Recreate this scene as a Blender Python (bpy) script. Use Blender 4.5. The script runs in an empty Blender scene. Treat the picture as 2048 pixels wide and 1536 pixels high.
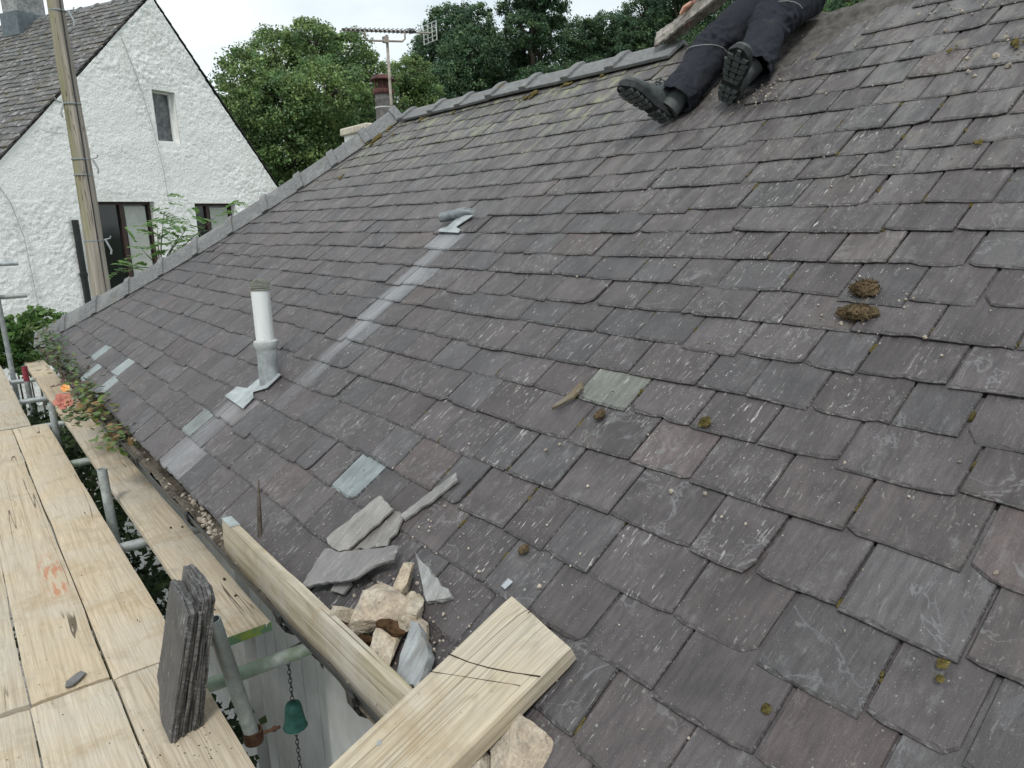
import bpy, bmesh, math, random
import numpy as np
from mathutils import Vector, Matrix, Euler

# ------------------------------------------------------------------ camera, sky, sun, exposure
scn = bpy.context.scene
COL = scn.collection
F_PX, YAW, PITCH, ROLL = 1460.0, math.radians(37.43), math.radians(-13.09), math.radians(-1.881)
RP_A = math.radians(36.2)          # pitch of the slate roof
D0 = 1.27                          # eye height over the roof plane
GZ = -3.4                          # ground level (the eye is the origin)

def cam_axes():
    f = np.array([math.sin(YAW)*math.cos(PITCH), math.cos(YAW)*math.cos(PITCH), math.sin(PITCH)])
    r = np.array([math.cos(YAW), -math.sin(YAW), 0.0])
    u = np.cross(r, f)
    return math.cos(ROLL)*r + math.sin(ROLL)*u, -math.sin(ROLL)*r + math.cos(ROLL)*u, f
CR, CU, CF = cam_axes()
cam = bpy.data.cameras.new('camera')
cam.lens = 36*F_PX/2048; cam.sensor_width = 36; cam.clip_end = 2000; cam.clip_start = 0.05
co = bpy.data.objects.new('camera', cam); COL.objects.link(co)
co.matrix_world = Matrix(((CR[0], CU[0], -CF[0], 0), (CR[1], CU[1], -CF[1], 0), (CR[2], CU[2], -CF[2], 0), (0, 0, 0, 1)))
scn.camera = co

SUN_EL, SUN_AZ = math.radians(52), math.radians(222)     # azimuth clockwise from +Y
w = bpy.data.worlds.new('World'); scn.world = w; w.use_nodes = True
nt = w.node_tree; nt.nodes.clear()
out = nt.nodes.new('ShaderNodeOutputWorld'); bg = nt.nodes.new('ShaderNodeBackground')
sky = nt.nodes.new('ShaderNodeTexSky'); sky.sky_type = 'NISHITA'; sky.sun_disc = False
sky.sun_elevation = SUN_EL; sky.sun_rotation = SUN_AZ
tc = nt.nodes.new('ShaderNodeTexCoord'); mp = nt.nodes.new('ShaderNodeMapping'); mp.inputs['Scale'].default_value = (1.3, 1.3, 3.2)
nz = nt.nodes.new('ShaderNodeTexNoise'); nz.inputs['Scale'].default_value = 1.7; nz.inputs['Detail'].default_value = 7; nz.inputs['Roughness'].default_value = .55
rp_ = nt.nodes.new('ShaderNodeValToRGB'); rp_.color_ramp.elements[0].position = .30; rp_.color_ramp.elements[1].position = .66
rp_.color_ramp.elements[0].color = (5.9, 6.7, 7.2, 1); rp_.color_ramp.elements[1].color = (9.6, 10.1, 10.2, 1)
mx = nt.nodes.new('ShaderNodeMix'); mx.data_type = 'RGBA'; mx.inputs['Factor'].default_value = .94
L_ = nt.links.new
L_(tc.outputs['Generated'], mp.inputs['Vector']); L_(mp.outputs[0], nz.inputs['Vector']); L_(nz.outputs['Fac'], rp_.inputs['Fac'])
L_(sky.outputs[0], mx.inputs['A']); L_(rp_.outputs[0], mx.inputs['B']); L_(mx.outputs['Result'], bg.inputs['Color'])
bg.inputs['Strength'].default_value = .095
L_(bg.outputs[0], out.inputs[0])
sl = bpy.data.lights.new('sun', 'SUN'); sl.energy = 1.5; sl.angle = math.radians(12); sl.color = (1, .965, .91)
so = bpy.data.objects.new('sun', sl); COL.objects.link(so)
sd = Vector((math.sin(SUN_AZ)*math.cos(SUN_EL), math.cos(SUN_AZ)*math.cos(SUN_EL), math.sin(SUN_EL)))
so.rotation_euler = sd.to_track_quat('Z', 'Y').to_euler()
vs = scn.view_settings; vs.view_transform = 'Standard'; vs.look = 'None'; vs.gamma = 1; vs.exposure = 0.42; vs.use_curve_mapping = False
scn.cycles.max_bounces = 6; scn.cycles.diffuse_bounces = 3; scn.cycles.transmission_bounces = 4; scn.cycles.transparent_max_bounces = 6

# ------------------------------------------------------------------ maths
rng = random.Random(7)
NR = np.random.default_rng(11)
def ray(x, y): return CR*((x-1024)/F_PX) - CU*((y-768)/F_PX) + CF
def at(x, y, dist):
    d = ray(x, y); return d/np.hypot(d[0], d[1])*dist
RT = np.array([math.cos(RP_A), 0, math.sin(RP_A)]); RN = np.array([-math.sin(RP_A), 0, math.cos(RP_A)]); RY = np.array([0, 1.0, 0])
def RP(s, y, h=0.0): return RT*s + RN*(h-D0) + RY*y

def _h(i, j, k, seed):
    n = (i*374761393 + j*668265263 + k*2147483647 + seed*1274126177) & 0xffffffff
    n = ((n ^ (n >> 13))*1274126177) & 0xffffffff
    return ((n ^ (n >> 16)) & 0xffff)/65535.0
def vnoise(P, seed=0):
    P = np.asarray(P, float); I = np.floor(P).astype(np.int64); f = P-I; f = f*f*(3-2*f)
    i, j, k = I[:, 0], I[:, 1], I[:, 2]; r = 0
    for a in (0, 1):
        for b in (0, 1):
            for c in (0, 1):
                wgt = (f[:, 0] if a else 1-f[:, 0])*(f[:, 1] if b else 1-f[:, 1])*(f[:, 2] if c else 1-f[:, 2])
                r = r + wgt*_h(i+a, j+b, k+c, seed)
    return r*2-1
def vn1(x, y, z, seed=0):
    i, j, k = math.floor(x), math.floor(y), math.floor(z); fx, fy, fz = x-i, y-j, z-k
    fx = fx*fx*(3-2*fx); fy = fy*fy*(3-2*fy); fz = fz*fz*(3-2*fz); r = 0.0
    for a in (0, 1):
        for b in (0, 1):
            for c in (0, 1):
                n = ((i+a)*374761393 + (j+b)*668265263 + (k+c)*2147483647 + seed*1274126177) & 0xffffffff
                n = ((n ^ (n >> 13))*1274126177) & 0xffffffff
                r += (fx if a else 1-fx)*(fy if b else 1-fy)*(fz if c else 1-fz)*(((n ^ (n >> 16)) & 0xffff)/65535.0)
    return r*2-1
def fbm(P, oct=4, seed=0, rough=.5):
    P = np.asarray(P, float); r = 0; a = 1; t = 0
    for o in range(oct):
        r = r + a*vnoise(P*(2**o), seed+o*17); t += a; a *= rough
    return r/t

# ------------------------------------------------------------------ object helpers
def link(o, parent=None):
    COL.objects.link(o)
    if parent is not None: o.parent = parent
    return o
def mesh(name, v, f, mat=None, smooth=False, tint=None, rc=None):
    me = bpy.data.meshes.new(name)
    v = np.asarray(v, float)
    me.from_pydata(v.tolist(), [], [tuple(int(i) for i in q) for q in f])
    if mat: me.materials.append(mat)
    if smooth: me.polygons.foreach_set('use_smooth', [True]*len(me.polygons))
    if tint is not None:
        a = me.attributes.new('tint', 'FLOAT_COLOR', 'POINT'); a.data.foreach_set('color', np.asarray(tint, np.float32).ravel())
    if rc is not None:
        a = me.attributes.new('rc', 'FLOAT_VECTOR', 'POINT'); a.data.foreach_set('vector', np.asarray(rc, np.float32).ravel())
    me.update()
    return me
def mesh_quads(name, v, q, mat, tint=None, smooth=False):
    me = bpy.data.meshes.new(name); n = len(v); m = len(q)
    me.vertices.add(n); me.vertices.foreach_set('co', np.asarray(v, np.float32).ravel())
    me.loops.add(m*4); me.loops.foreach_set('vertex_index', np.asarray(q, np.int32).ravel())
    me.polygons.add(m); me.polygons.foreach_set('loop_start', np.arange(0, m*4, 4, dtype=np.int32)); me.polygons.foreach_set('loop_total', np.full(m, 4, np.int32))
    if smooth: me.polygons.foreach_set('use_smooth', [True]*m)
    me.materials.append(mat)
    if tint is not None:
        a = me.attributes.new('tint', 'FLOAT_COLOR', 'POINT'); a.data.foreach_set('color', np.asarray(tint, np.float32).ravel())
    me.update(); me.validate()
    return me
def obj(name, me, parent=None): return link(bpy.data.objects.new(name, me), parent)
def tag(o, label=None, cat=None, group=None, kind=None):
    if label: o['label'] = label
    if cat: o['category'] = cat
    if group: o['group'] = group
    if kind: o['kind'] = kind
    return o
def empty(name, loc, label=None, cat=None, group=None):
    o = bpy.data.objects.new(name, None); o.location = tuple(float(c) for c in loc); o.empty_display_size = .1
    COL.objects.link(o); bpy_upd.append(o)
    return tag(o, label, cat, group)
bpy_upd = []
def keep(o, parent):            # parent a world-space mesh to an Empty that is only translated
    o.parent = parent; o.matrix_parent_inverse = Matrix.Translation(-Vector(parent.location)) if parent.type == 'EMPTY' else Matrix()
    return o
def under_(o, par): o.parent = par; o.matrix_parent_inverse = Matrix(); return o
class MB:
    def __init__(self): self.v = []; self.f = []
    def add(self, v, f):
        b = len(self.v); self.v += [tuple(float(c) for c in p) for p in v]; self.f += [tuple(int(i)+b for i in q) for q in f]; return self
    def box(self, c, half, M=None):
        M = np.eye(3) if M is None else np.asarray(M); c = np.asarray(c, float)
        p = [c + M @ (np.array([sx, sy, sz])*half) for sx in (-1, 1) for sy in (-1, 1) for sz in (-1, 1)]
        return self.add(p, [(0, 1, 3, 2), (4, 6, 7, 5), (0, 4, 5, 1), (2, 3, 7, 6), (0, 2, 6, 4), (1, 5, 7, 3)])
    def tube(self, pts, rad, n=12, cap=True):
        pts = [np.asarray(p, float) for p in pts]; rad = [rad]*len(pts) if np.isscalar(rad) else rad
        V = []; prev = None
        for i, p in enumerate(pts):
            d = pts[min(i+1, len(pts)-1)]-pts[max(i-1, 0)]; d = d/(np.linalg.norm(d)+1e-9)
            if prev is None:
                a = np.array([0, 0, 1.0]) if abs(d[2]) < .9 else np.array([1.0, 0, 0])
                u = np.cross(d, a)
            else: u = prev - d*(prev@d)
            u = u/(np.linalg.norm(u)+1e-9); prev = u; v = np.cross(d, u)
            V += [p + rad[i]*(math.cos(2*math.pi*k/n)*u + math.sin(2*math.pi*k/n)*v) for k in range(n)]
        Fc = [(i*n+k, i*n+(k+1) % n, (i+1)*n+(k+1) % n, (i+1)*n+k) for i in range(len(pts)-1) for k in range(n)]
        if cap: Fc += [tuple(range(n-1, -1, -1)), tuple((len(pts)-1)*n+k for k in range(n))]
        return self.add(V, Fc)
    def ring_tube(self, p0, p1, ro, ri, n=16):      # hollow tube with an open mouth
        p0 = np.asarray(p0, float); p1 = np.asarray(p1, float); d = (p1-p0)/np.linalg.norm(p1-p0)
        a = np.array([0, 0, 1.0]) if abs(d[2]) < .9 else np.array([1.0, 0, 0]); u = np.cross(d, a); u /= np.linalg.norm(u); v = np.cross(d, u)
        V = []
        for p, r in ((p0, ro), (p1, ro), (p1, ri), (p0, ri)):
            V += [p + r*(math.cos(2*math.pi*k/n)*u + math.sin(2*math.pi*k/n)*v) for k in range(n)]
        Fc = [(i*n+k, i*n+(k+1) % n, ((i+1) % 4)*n+(k+1) % n, ((i+1) % 4)*n+k) for i in range(4) for k in range(n)]
        return self.add(V, Fc)
    def lathe(self, c, prof, n=20, axis=(0, 0, 1)):
        c = np.asarray(c, float); d = np.asarray(axis, float); d = d/np.linalg.norm(d)
        a = np.array([0, 0, 1.0]) if abs(d[2]) < .9 else np.array([1.0, 0, 0]); u = np.cross(d, a); u /= np.linalg.norm(u); v = np.cross(d, u)
        V = [c + d*z + r*(math.cos(2*math.pi*k/n)*u + math.sin(2*math.pi*k/n)*v) for r, z in prof for k in range(n)]
        Fc = [(i*n+k, i*n+(k+1) % n, (i+1)*n+(k+1) % n, (i+1)*n+k) for i in range(len(prof)-1) for k in range(n)]
        return self.add(V, Fc)
    def build(self, name, mat, parent=None, smooth=False, sub=0, bevel=0):
        me = mesh(name, self.v, self.f, mat, smooth)
        bm = bmesh.new(); bm.from_mesh(me); bmesh.ops.recalc_face_normals(bm, faces=bm.faces[:]); bm.to_mesh(me); bm.free()
        if smooth: me.set_sharp_from_angle(angle=math.radians(42))
        o = obj(name, me)
        if parent is not None: keep(o, parent)
        if bevel:
            m = o.modifiers.new('bevel', 'BEVEL'); m.width = bevel; m.segments = 2; m.limit_method = 'ANGLE'
        if sub:
            m = o.modifiers.new('sub', 'SUBSURF'); m.levels = sub; m.render_levels = sub
        return o

# ------------------------------------------------------------------ materials
class Mat:
    def __init__(self, name, rough=.8, spec=.3):
        self.m = bpy.data.materials.new(name); self.m.use_nodes = True; self.t = self.m.node_tree
        self.b = self.t.nodes['Principled BSDF']; self.b.inputs['Roughness'].default_value = rough
        self.b.inputs['Specular IOR Level'].default_value = spec
    def n(self, typ, **k):
        nd = self.t.nodes.new(typ)
        for a, v in k.items(): setattr(nd, a, v)
        return nd
    def put(self, sock, v):
        if hasattr(v, 'is_output'): self.t.links.new(v, sock)
        elif isinstance(v, (tuple, list)) and len(v) == 3 and sock.type == 'RGBA': sock.default_value = (*v, 1)
        else: sock.default_value = v
    def coord(self, kind='Object'): return self.n('ShaderNodeTexCoord').outputs[kind]
    def attr(self, nm, o='Vector'):
        return self.n('ShaderNodeAttribute', attribute_name=nm).outputs[o]
    def map(self, v, scale=(1, 1, 1), loc=(0, 0, 0)):
        nd = self.n('ShaderNodeMapping'); self.put(nd.inputs['Vector'], v); nd.inputs['Scale'].default_value = scale; nd.inputs['Location'].default_value = loc
        return nd.outputs[0]
    def noise(self, v, scale=5, detail=4, rough=.5, dist=0, out='Fac'):
        nd = self.n('ShaderNodeTexNoise'); self.put(nd.inputs['Vector'], v); nd.inputs['Scale'].default_value = scale
        nd.inputs['Detail'].default_value = detail; nd.inputs['Roughness'].default_value = rough; nd.inputs['Distortion'].default_value = dist
        return nd.outputs[out]
    def voro(self, v, scale=5, feature='F1', out='Distance', rnd=1):
        nd = self.n('ShaderNodeTexVoronoi', feature=feature); self.put(nd.inputs['Vector'], v); nd.inputs['Scale'].default_value = scale; nd.inputs['Randomness'].default_value = rnd
        return nd.outputs[out]
    def math(self, op, a, b=0.0, c=0.0, clamp=False):
        nd = self.n('ShaderNodeMath', operation=op, use_clamp=clamp)
        for i, v in enumerate((a, b, c)): self.put(nd.inputs[i], v)
        return nd.outputs[0]
    def step(self, v, lo, hi, a=0.0, b=1.0):
        nd = self.n('ShaderNodeMapRange', interpolation_type='SMOOTHSTEP'); self.put(nd.inputs['Value'], v)
        for k, x in (('From Min', lo), ('From Max', hi), ('To Min', a), ('To Max', b)): nd.inputs[k].default_value = x
        return nd.outputs['Result']
    def mix(self, f, a, b, blend='MIX'):
        nd = self.n('ShaderNodeMix', data_type='RGBA', blend_type=blend); self.put(nd.inputs['Factor'], f); self.put(nd.inputs['A'], a); self.put(nd.inputs['B'], b)
        return nd.outputs['Result']
    def scale(self, col, f):
        nd = self.n('ShaderNodeVectorMath', operation='SCALE'); self.put(nd.inputs[0], col); self.put(nd.inputs['Scale'], f); return nd.outputs[0]
    def sep(self, v):
        nd = self.n('ShaderNodeSeparateXYZ'); self.put(nd.inputs[0], v); return nd.outputs
    def comb(self, x, y, z):
        nd = self.n('ShaderNodeCombineXYZ'); self.put(nd.inputs[0], x); self.put(nd.inputs[1], y); self.put(nd.inputs[2], z); return nd.outputs[0]
    def rnd(self): return self.n('ShaderNodeObjectInfo').outputs['Random']
    def color(self, c): self.put(self.b.inputs['Base Color'], c); return self
    def bump(self, h, strength=.5, dist=.01):
        nd = self.n('ShaderNodeBump'); self.put(nd.inputs['Height'], h); nd.inputs['Strength'].default_value = strength; nd.inputs['Distance'].default_value = dist
        self.t.links.new(nd.outputs[0], self.b.inputs['Normal']); return self
    def rough(self, r): self.put(self.b.inputs['Roughness'], r); return self

def simple(name, c, rough=.8, spec=.3, var=.25, scale=20, bump=.2, dist=.003, metal=0, kind='Object'):
    M = Mat(name, rough, spec); v = M.coord(kind)
    n1 = M.noise(v, scale, 5, .6); n2 = M.noise(v, scale*.17, 3)
    f = M.math('ADD', M.step(n1, .25, .75, 1-var, 1+var), M.step(n2, .3, .7, -var*.6, var*.6))
    M.color(M.scale(c, f)).bump(n1, bump, dist); M.b.inputs['Metallic'].default_value = metal
    return M.m

def slate_material(name, fancy=True, mossy=0.0):
    M = Mat(name, .52, .5); rc = M.attr('rc'); tint = M.attr('tint', 'Color')
    x = M.sep(rc)
    big = M.noise(rc, 9, 4, .6); mid = M.noise(M.map(rc, (13, 75, 3)), 1, 5, .68); fine = M.noise(rc, 420, 3, .7)
    f = M.math('MULTIPLY', M.step(big, .28, .72, .80, 1.2), M.math('MULTIPLY', M.step(mid, .28, .72, .74, 1.28), M.step(fine, .25, .75, .78, 1.22)))
    col = M.scale(tint, f)
    wn = M.noise(M.map(rc, (1, 1, 1), (3, 9, 1)), 5.5, 5, .6)
    col = M.mix(M.step(wn, .58, .76, 0, .35), col, (.108, .097, .082))
    # smoky pale veins on a few slates
    vn = M.noise(rc, 8.5, 4, .6, .8); vein = M.math('ABSOLUTE', M.math('SUBTRACT', vn, .5)); area = M.noise(rc, 3.4, 2)
    vm = M.math('MULTIPLY', M.step(vein, .003, .02, 1, 0), M.step(area, .52, .66, 0, .38))
    col = M.mix(vm, col, (.22, .225, .23))
    cl = M.noise(M.map(rc, (20, 38, 1)), 1, 6, .72)
    col = M.mix(M.math('MULTIPLY', M.step(cl, .50, .70, 0, .42), M.step(M.noise(rc, 3.1, 2), .44, .60)), col, (.21, .215, .215))
    # white lichen streaks drawn out down the slope
    st = M.noise(M.map(rc, (22, 140, 5)), 1, 5, .68, .5); zone = M.noise(rc, 2.9, 3, .55)
    sm = M.math('MULTIPLY', M.math('MULTIPLY', M.step(st, .60, .645), M.step(x[1], .45, 1.2, .18, 1)), M.math('MULTIPLY', M.step(zone, .42, .58), M.step(M.noise(rc, 14, 3, .6), .40, .56)))
    col = M.mix(M.math('MULTIPLY', sm, .85), col, (.46, .45, .42))
    st2 = M.noise(M.map(rc, (48, 105, 9), (4, 2, 0)), 1, 5, .7, .4)
    col = M.mix(M.math('MULTIPLY', M.step(st2, .625, .67), M.math('MULTIPLY', M.step(M.noise(rc, 4.6, 3), .48, .6, 0, .9), M.step(x[1], .4, 1.1, .25, 1))), col, (.42, .42, .39))
    dz = M.noise(rc, 6.3, 3, .6)
    for sc, th, g, cc in ((85, .19, .86, (.42, .42, .40)), (190, .22, .78, (.36, .36, .34)), (34, .15, .93, (.30, .32, .29))):
        vd = M.voro(rc, sc); vc = M.voro(rc, sc, out='Color')
        k = M.math('MULTIPLY', M.step(vd, th*.6, th, 1, 0), M.step(M.sep(vc)[0], g, g+.02))
        k = M.math('MULTIPLY', M.math('MULTIPLY', k, M.step(dz, .44, .58, .08, .8)), M.step(x[1], .3, 1.3, .45, 1))
        col = M.mix(k, col, cc)
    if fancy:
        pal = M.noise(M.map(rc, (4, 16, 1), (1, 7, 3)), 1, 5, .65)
        col = M.mix(M.math('MULTIPLY', M.step(pal, .42, .66), M.step(x[0], .9, 2.6, 0, .72)), col, (.165, .158, .153))  # paler up the slope: haze and sky sheen painted in, plus lichen
    ed = M.math('SUBTRACT', 1.0, M.attr('tint', 'Alpha'))
    fk = M.noise(M.map(rc, (170, 60, 3)), 1, 4, .65)
    col = M.mix(M.math('MULTIPLY', M.step(ed, .02, .3), M.step(fk, .44, .52, .75, 0)), col, (.038, .037, .038))
    col = M.mix(M.math('MULTIPLY', M.step(ed, .02, .3), M.step(fk, .56, .66, 0, .6)), col, (.20, .195, .19))
    if fancy:
        # yellow-green lichen towards the ridge, in patches
        yl = M.noise(M.map(rc, (5, 11, 1)), 1, 6, .68)
        ym = M.math('MULTIPLY', M.step(yl, .50, .66), M.math('MULTIPLY', M.step(x[0], 2.0, 2.75), M.step(x[1], 2.2, 3.0)))
        col = M.mix(M.math('MULTIPLY', ym, .7), col, (.26, .28, .16))
        yl2 = M.noise(M.map(rc, (9, 13, 2)), 1, 6, .7)
        col = M.mix(M.math('MULTIPLY', M.step(yl2, .55, .68), M.step(x[0], 1.4, 2.6, 0, .35)), col, (.24, .22, .17))
        # pale mineral run-off below the two lead vents
        wob = M.math('MULTIPLY', M.math('SUBTRACT', M.noise(M.map(rc, (4, 2, 0)), 1, 3), .5), .06)
        for yc, wd, s1, s0, a in ((3.05, .085, 1.60, .25, .62), (3.43, .13, .36, -.5, .48), (3.36, .03, 1.0, .1, 0.0)):
            if a == 0: continue
            dy = M.math('ABSOLUTE', M.math('SUBTRACT', M.math('ADD', x[1], wob), yc))
            k = M.math('MULTIPLY', M.step(dy, wd*.45, wd, 1, 0), M.math('MULTIPLY', M.step(x[0], s0, s0+.6), M.step(x[0], s1-.03, s1, 1, 0)))
            k = M.math('MULTIPLY', k, M.step(M.noise(M.map(rc, (6, 70, 1)), 1, 3), .3, .62, .35, 1))
            col = M.mix(M.math('MULTIPLY', k, a), col, (.27, .275, .288))
    if mossy:
        mo = M.noise(rc, 3.5, 6, .65)
        col = M.mix(M.step(mo, .5, .6, 0, mossy), col, (.07, .06, .035))
        col = M.mix(M.step(M.noise(rc, 9, 6, .75), .54, .62, 0, .75), col, (.34, .345, .335))
    M.color(col)
    h = M.math('ADD', M.math('MULTIPLY', mid, .6), M.math('ADD', M.math('MULTIPLY', fine, .18), M.math('MULTIPLY', big, .5)))
    M.bump(h, .7, .004); M.rough(M.step(mid, .3, .7, .48, .7))
    return M.m

def wood_material(name, c0=(.345, .28, .195), c1=(.445, .38, .285), grey=.65, LINE=.35, stain=False):
    M = Mat(name, .75, .25); o = M.coord('Object'); r = M.rnd()
    off = M.comb(M.math('MULTIPLY', r, 13.7), M.math('MULTIPLY', r, 31.0), M.math('MULTIPLY', r, 7.0))
    nd = M.n('ShaderNodeVectorMath', operation='ADD'); M.put(nd.inputs[0], o); M.put(nd.inputs[1], off); v = nd.outputs[0]
    kv = M.map(v, (7.5, 2.6, 3)); kd = M.voro(kv, 1.0); kc = M.sep(M.voro(kv, 1.0, out='Color'))[0]
    kon = M.step(kc, .55, .6)
    pull = M.math('MULTIPLY', M.step(kd, .0, .42, 1, 0), M.math('MULTIPLY', kon, .16))
    base = M.noise(M.map(v, (7.5, .26, 7.5)), 1, 2, .4, .15)
    ringv = M.math('MULTIPLY', M.math('ADD', base, pull), 24.0)
    ring = M.math('SINE', M.math('MULTIPLY', ringv, 6.2832))
    fib = M.noise(M.map(v, (260, 7, 260)), 1, 4, .6); fib2 = M.noise(M.map(v, (60, 1.6, 60)), 1, 4, .6)
    col = M.mix(M.math('MULTIPLY', M.step(ring, -.1, 1.0), M.step(M.noise(M.map(v, (5, .7, 5)), 1, 3), .35, .65, .25, 1)), c1, c0)
    lin = M.noise(M.map(v, (115, 1.1, 115), (2, 5, 1)), 1, 3, .55); col = M.mix(M.step(lin, .54, .66, 0, LINE), col, tuple(q*.55 for q in c0))
    col = M.mix(M.step(fib2, .35, .7, 0, .45), col, (.56, .50, .40))
    gz = M.noise(v, 2.3, 5, .65)
    col = M.mix(M.step(gz, .42, .66, 0, grey), col, (.43, .405, .355))
    col = M.mix(M.step(M.noise(M.map(v, (3, 5, 3), (9, 1, 0)), 1, 5, .7), .52, .70, 0, .55), col, (.30, .225, .135))
    col = M.mix(M.step(M.noise(v, 7, 6, .72), .52, .68, 0, .45), col, (.27, .245, .205))
    col = M.scale(col, M.math('MULTIPLY', M.step(fib, .25, .75, .83, 1.14), M.step(r, 0, 1, .92, 1.06)))
    col = M.mix(M.math('MULTIPLY', M.step(M.math('FRACT', M.math('MULTIPLY', r, 7.3)), .3, .9), .35), col, M.mix(.5, col, (.60, .44, .24)))
    kn = M.math('MULTIPLY', M.step(kd, .05, .12, 1, 0), kon)
    col = M.mix(M.math('MULTIPLY', kn, .6), col, (.24, .135, .065))
    # drying cracks
    ck = M.math('ABSOLUTE', M.math('SUBTRACT', M.noise(M.map(v, (17, .32, 17), (3, 0, 1)), 1, 2, .4), .5))
    crack = M.math('MULTIPLY', M.step(ck, .0025, .006, 1, 0), M.step(M.noise(M.map(v, (4, .9, 4)), 1, 2), .5, .56))
    col = M.mix(M.math('MULTIPLY', crack, .85), col, (.06, .045, .03))
    # dark grit and footprints of dust
    gr = M.voro(v, 70); gm = M.math('MULTIPLY', M.step(gr, .10, .16, 1, 0), M.step(M.sep(M.voro(v, 70, out='Color'))[1], .90, .93))
    col = M.mix(M.math('MULTIPLY', gm, .7), col, (.13, .10, .07))
    if stain:
        xs = M.sep(o); dx = M.math('DIVIDE', M.math('SUBTRACT', xs[0], .05), .055); dy = M.math('DIVIDE', M.math('SUBTRACT', xs[1], -1.02), .30)
        e2 = M.math('ADD', M.math('MULTIPLY', dx, dx), M.math('MULTIPLY', dy, dy))
        col = M.mix(M.math('MULTIPLY', M.step(e2, .2, 1.2, .8, 0), M.step(M.noise(M.map(o, (55, 9, 1)), 1, 4, .65), .48, .6)), col, (.42, .17, .09))
    M.color(col)
    h = M.math('ADD', M.math('MULTIPLY', fib, .35), M.math('ADD', M.math('MULTIPLY', ring, -.12), M.math('MULTIPLY', crack, -1.5)))
    M.bump(h, .6, .0018)
    return M.m

def leaf_material(name, rough=.55, trans=.35):
    M = Mat(name, rough, .35); c = M.attr('tint', 'Color')
    f = M.noise(M.coord('Object'), 3, 2); col = M.scale(c, M.step(f, .3, .7, .8, 1.2)); M.color(col)
    tr = M.n('ShaderNodeBsdfTranslucent'); M.put(tr.inputs['Color'], M.scale(col, 1.3)); mxs = M.n('ShaderNodeMixShader'); mxs.inputs[0].default_value = trans
    M.t.links.new(M.b.outputs[0], mxs.inputs[1]); M.t.links.new(tr.outputs[0], mxs.inputs[2])
    M.t.links.new(mxs.outputs[0], M.t.nodes['Material Output'].inputs['Surface'])
    return M.m

def galv(name, c=(.36, .40, .40), rust=.0, green=0.0):
    M = Mat(name, .5, .5); v = M.coord('Object'); M.b.inputs['Metallic'].default_value = .35
    n1 = M.noise(v, 30, 5, .65); n2 = M.noise(v, 4, 4, .6)
    col = M.scale(c, M.step(n1, .25, .75, .72, 1.25))
    col = M.mix(M.step(n2, .5, .66, 0, .5), col, (.26, .25, .23))
    if rust: col = M.mix(M.step(M.noise(v, 12, 4, .6), .62, .7, 0, rust), col, (.20, .08, .03))
    if green:
        col = M.mix(M.math('MULTIPLY', M.step(M.noise(v, 6, 4, .6), .42, .55), green), col, (.13, .24, .06))
    M.color(col).bump(n1, .25, .002).rough(M.step(n1, .3, .7, .38, .62))
    return M.m

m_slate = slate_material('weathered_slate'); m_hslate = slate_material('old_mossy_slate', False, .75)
m_wood = wood_material('scaffold_pine'); m_wood_red = wood_material('stained_pine', stain=True); m_wood2 = wood_material('planed_pine', (.31, .25, .165), (.415, .35, .25), .4, .8)
m_wood3 = wood_material('old_board', (.22, .19, .125), (.31, .27, .185), .8, .5)
m_tile = simple('ridge_tile_clay', (.165, .17, .178), .75, .3, .3, 45, .35, .004)
M = Mat('hip_tile', .75, .3); v = M.coord(); n1 = M.noise(v, 40, 5, .65); n2 = M.noise(v, 6, 5, .65)
col = M.scale((.155, .158, .16), M.step(n1, .25, .75, .75, 1.25))
col = M.mix(M.step(n2, .5, .65, 0, .55), col, (.24, .245, .238))
col = M.mix(M.math('MULTIPLY', M.step(M.voro(v, 60), .1, .16, 1, 0), M.step(M.sep(M.voro(v, 60, out='Color'))[0], .75, .78)), col, (.42, .42, .4))
col = M.mix(M.step(M.noise(v, 9, 4, .7), .62, .7, 0, .5), col, (.16, .13, .06))
M.color(col).bump(n1, .4, .004); m_tile = M.m
m_deck = simple('mortar_bed', (.105, .098, .092), .9, .15, .35, 28, .8, .01)
def rubble(name, c, c2):
    M = Mat(name, .93, .12); v = M.coord(); r = M.rnd(); nd = M.n('ShaderNodeVectorMath', operation='ADD'); M.put(nd.inputs[0], v); M.put(nd.inputs[1], M.comb(M.math('MULTIPLY', r, 9.0), r, 0.0)); v = nd.outputs[0]
    n1 = M.noise(v, 34, 6, .7); n2 = M.noise(v, 13, 4, .6); n3 = M.noise(v, 150, 4, .7)
    col = M.mix(M.step(n2, .42, .62), c, c2); col = M.mix(M.step(M.noise(v, 19, 5, .65), .54, .66, 0, .75), col, (.24, .225, .20))
    col = M.scale(col, M.math('MULTIPLY', M.step(n1, .25, .75, .72, 1.22), M.step(n3, .25, .75, .82, 1.16)))
    vd = M.voro(v, 75); col = M.mix(M.math('MULTIPLY', M.step(vd, .10, .2, 1, 0), M.step(M.sep(M.voro(v, 75, out='Color'))[0], .72, .76, 0, .7)), col, (.12, .10, .08))
    M.color(col).bump(M.math('ADD', n1, M.math('MULTIPLY', n3, .35)), 1.0, .012); return M.m
m_mortar = rubble('old_lime_mortar', (.42, .35, .27), (.50, .44, .36)); m_mortar2 = rubble('pale_mortar', (.47, .39, .29), (.54, .48, .39))
m_crumb = simple('crumb', (.34, .30, .25), .95, .1, .4, 60, .6, .004)
m_grey_stone = simple('blue_grey_stone', (.24, .25, .25), .8, .25, .4, 22, .6, .008)
m_white = Mat('white_paint', .75, .25); v = m_white.coord(); n1 = m_white.noise(v, 14, 6, .65); n2 = m_white.noise(m_white.map(v, (3, 3, .6)), 1, 5, .6)
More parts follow.
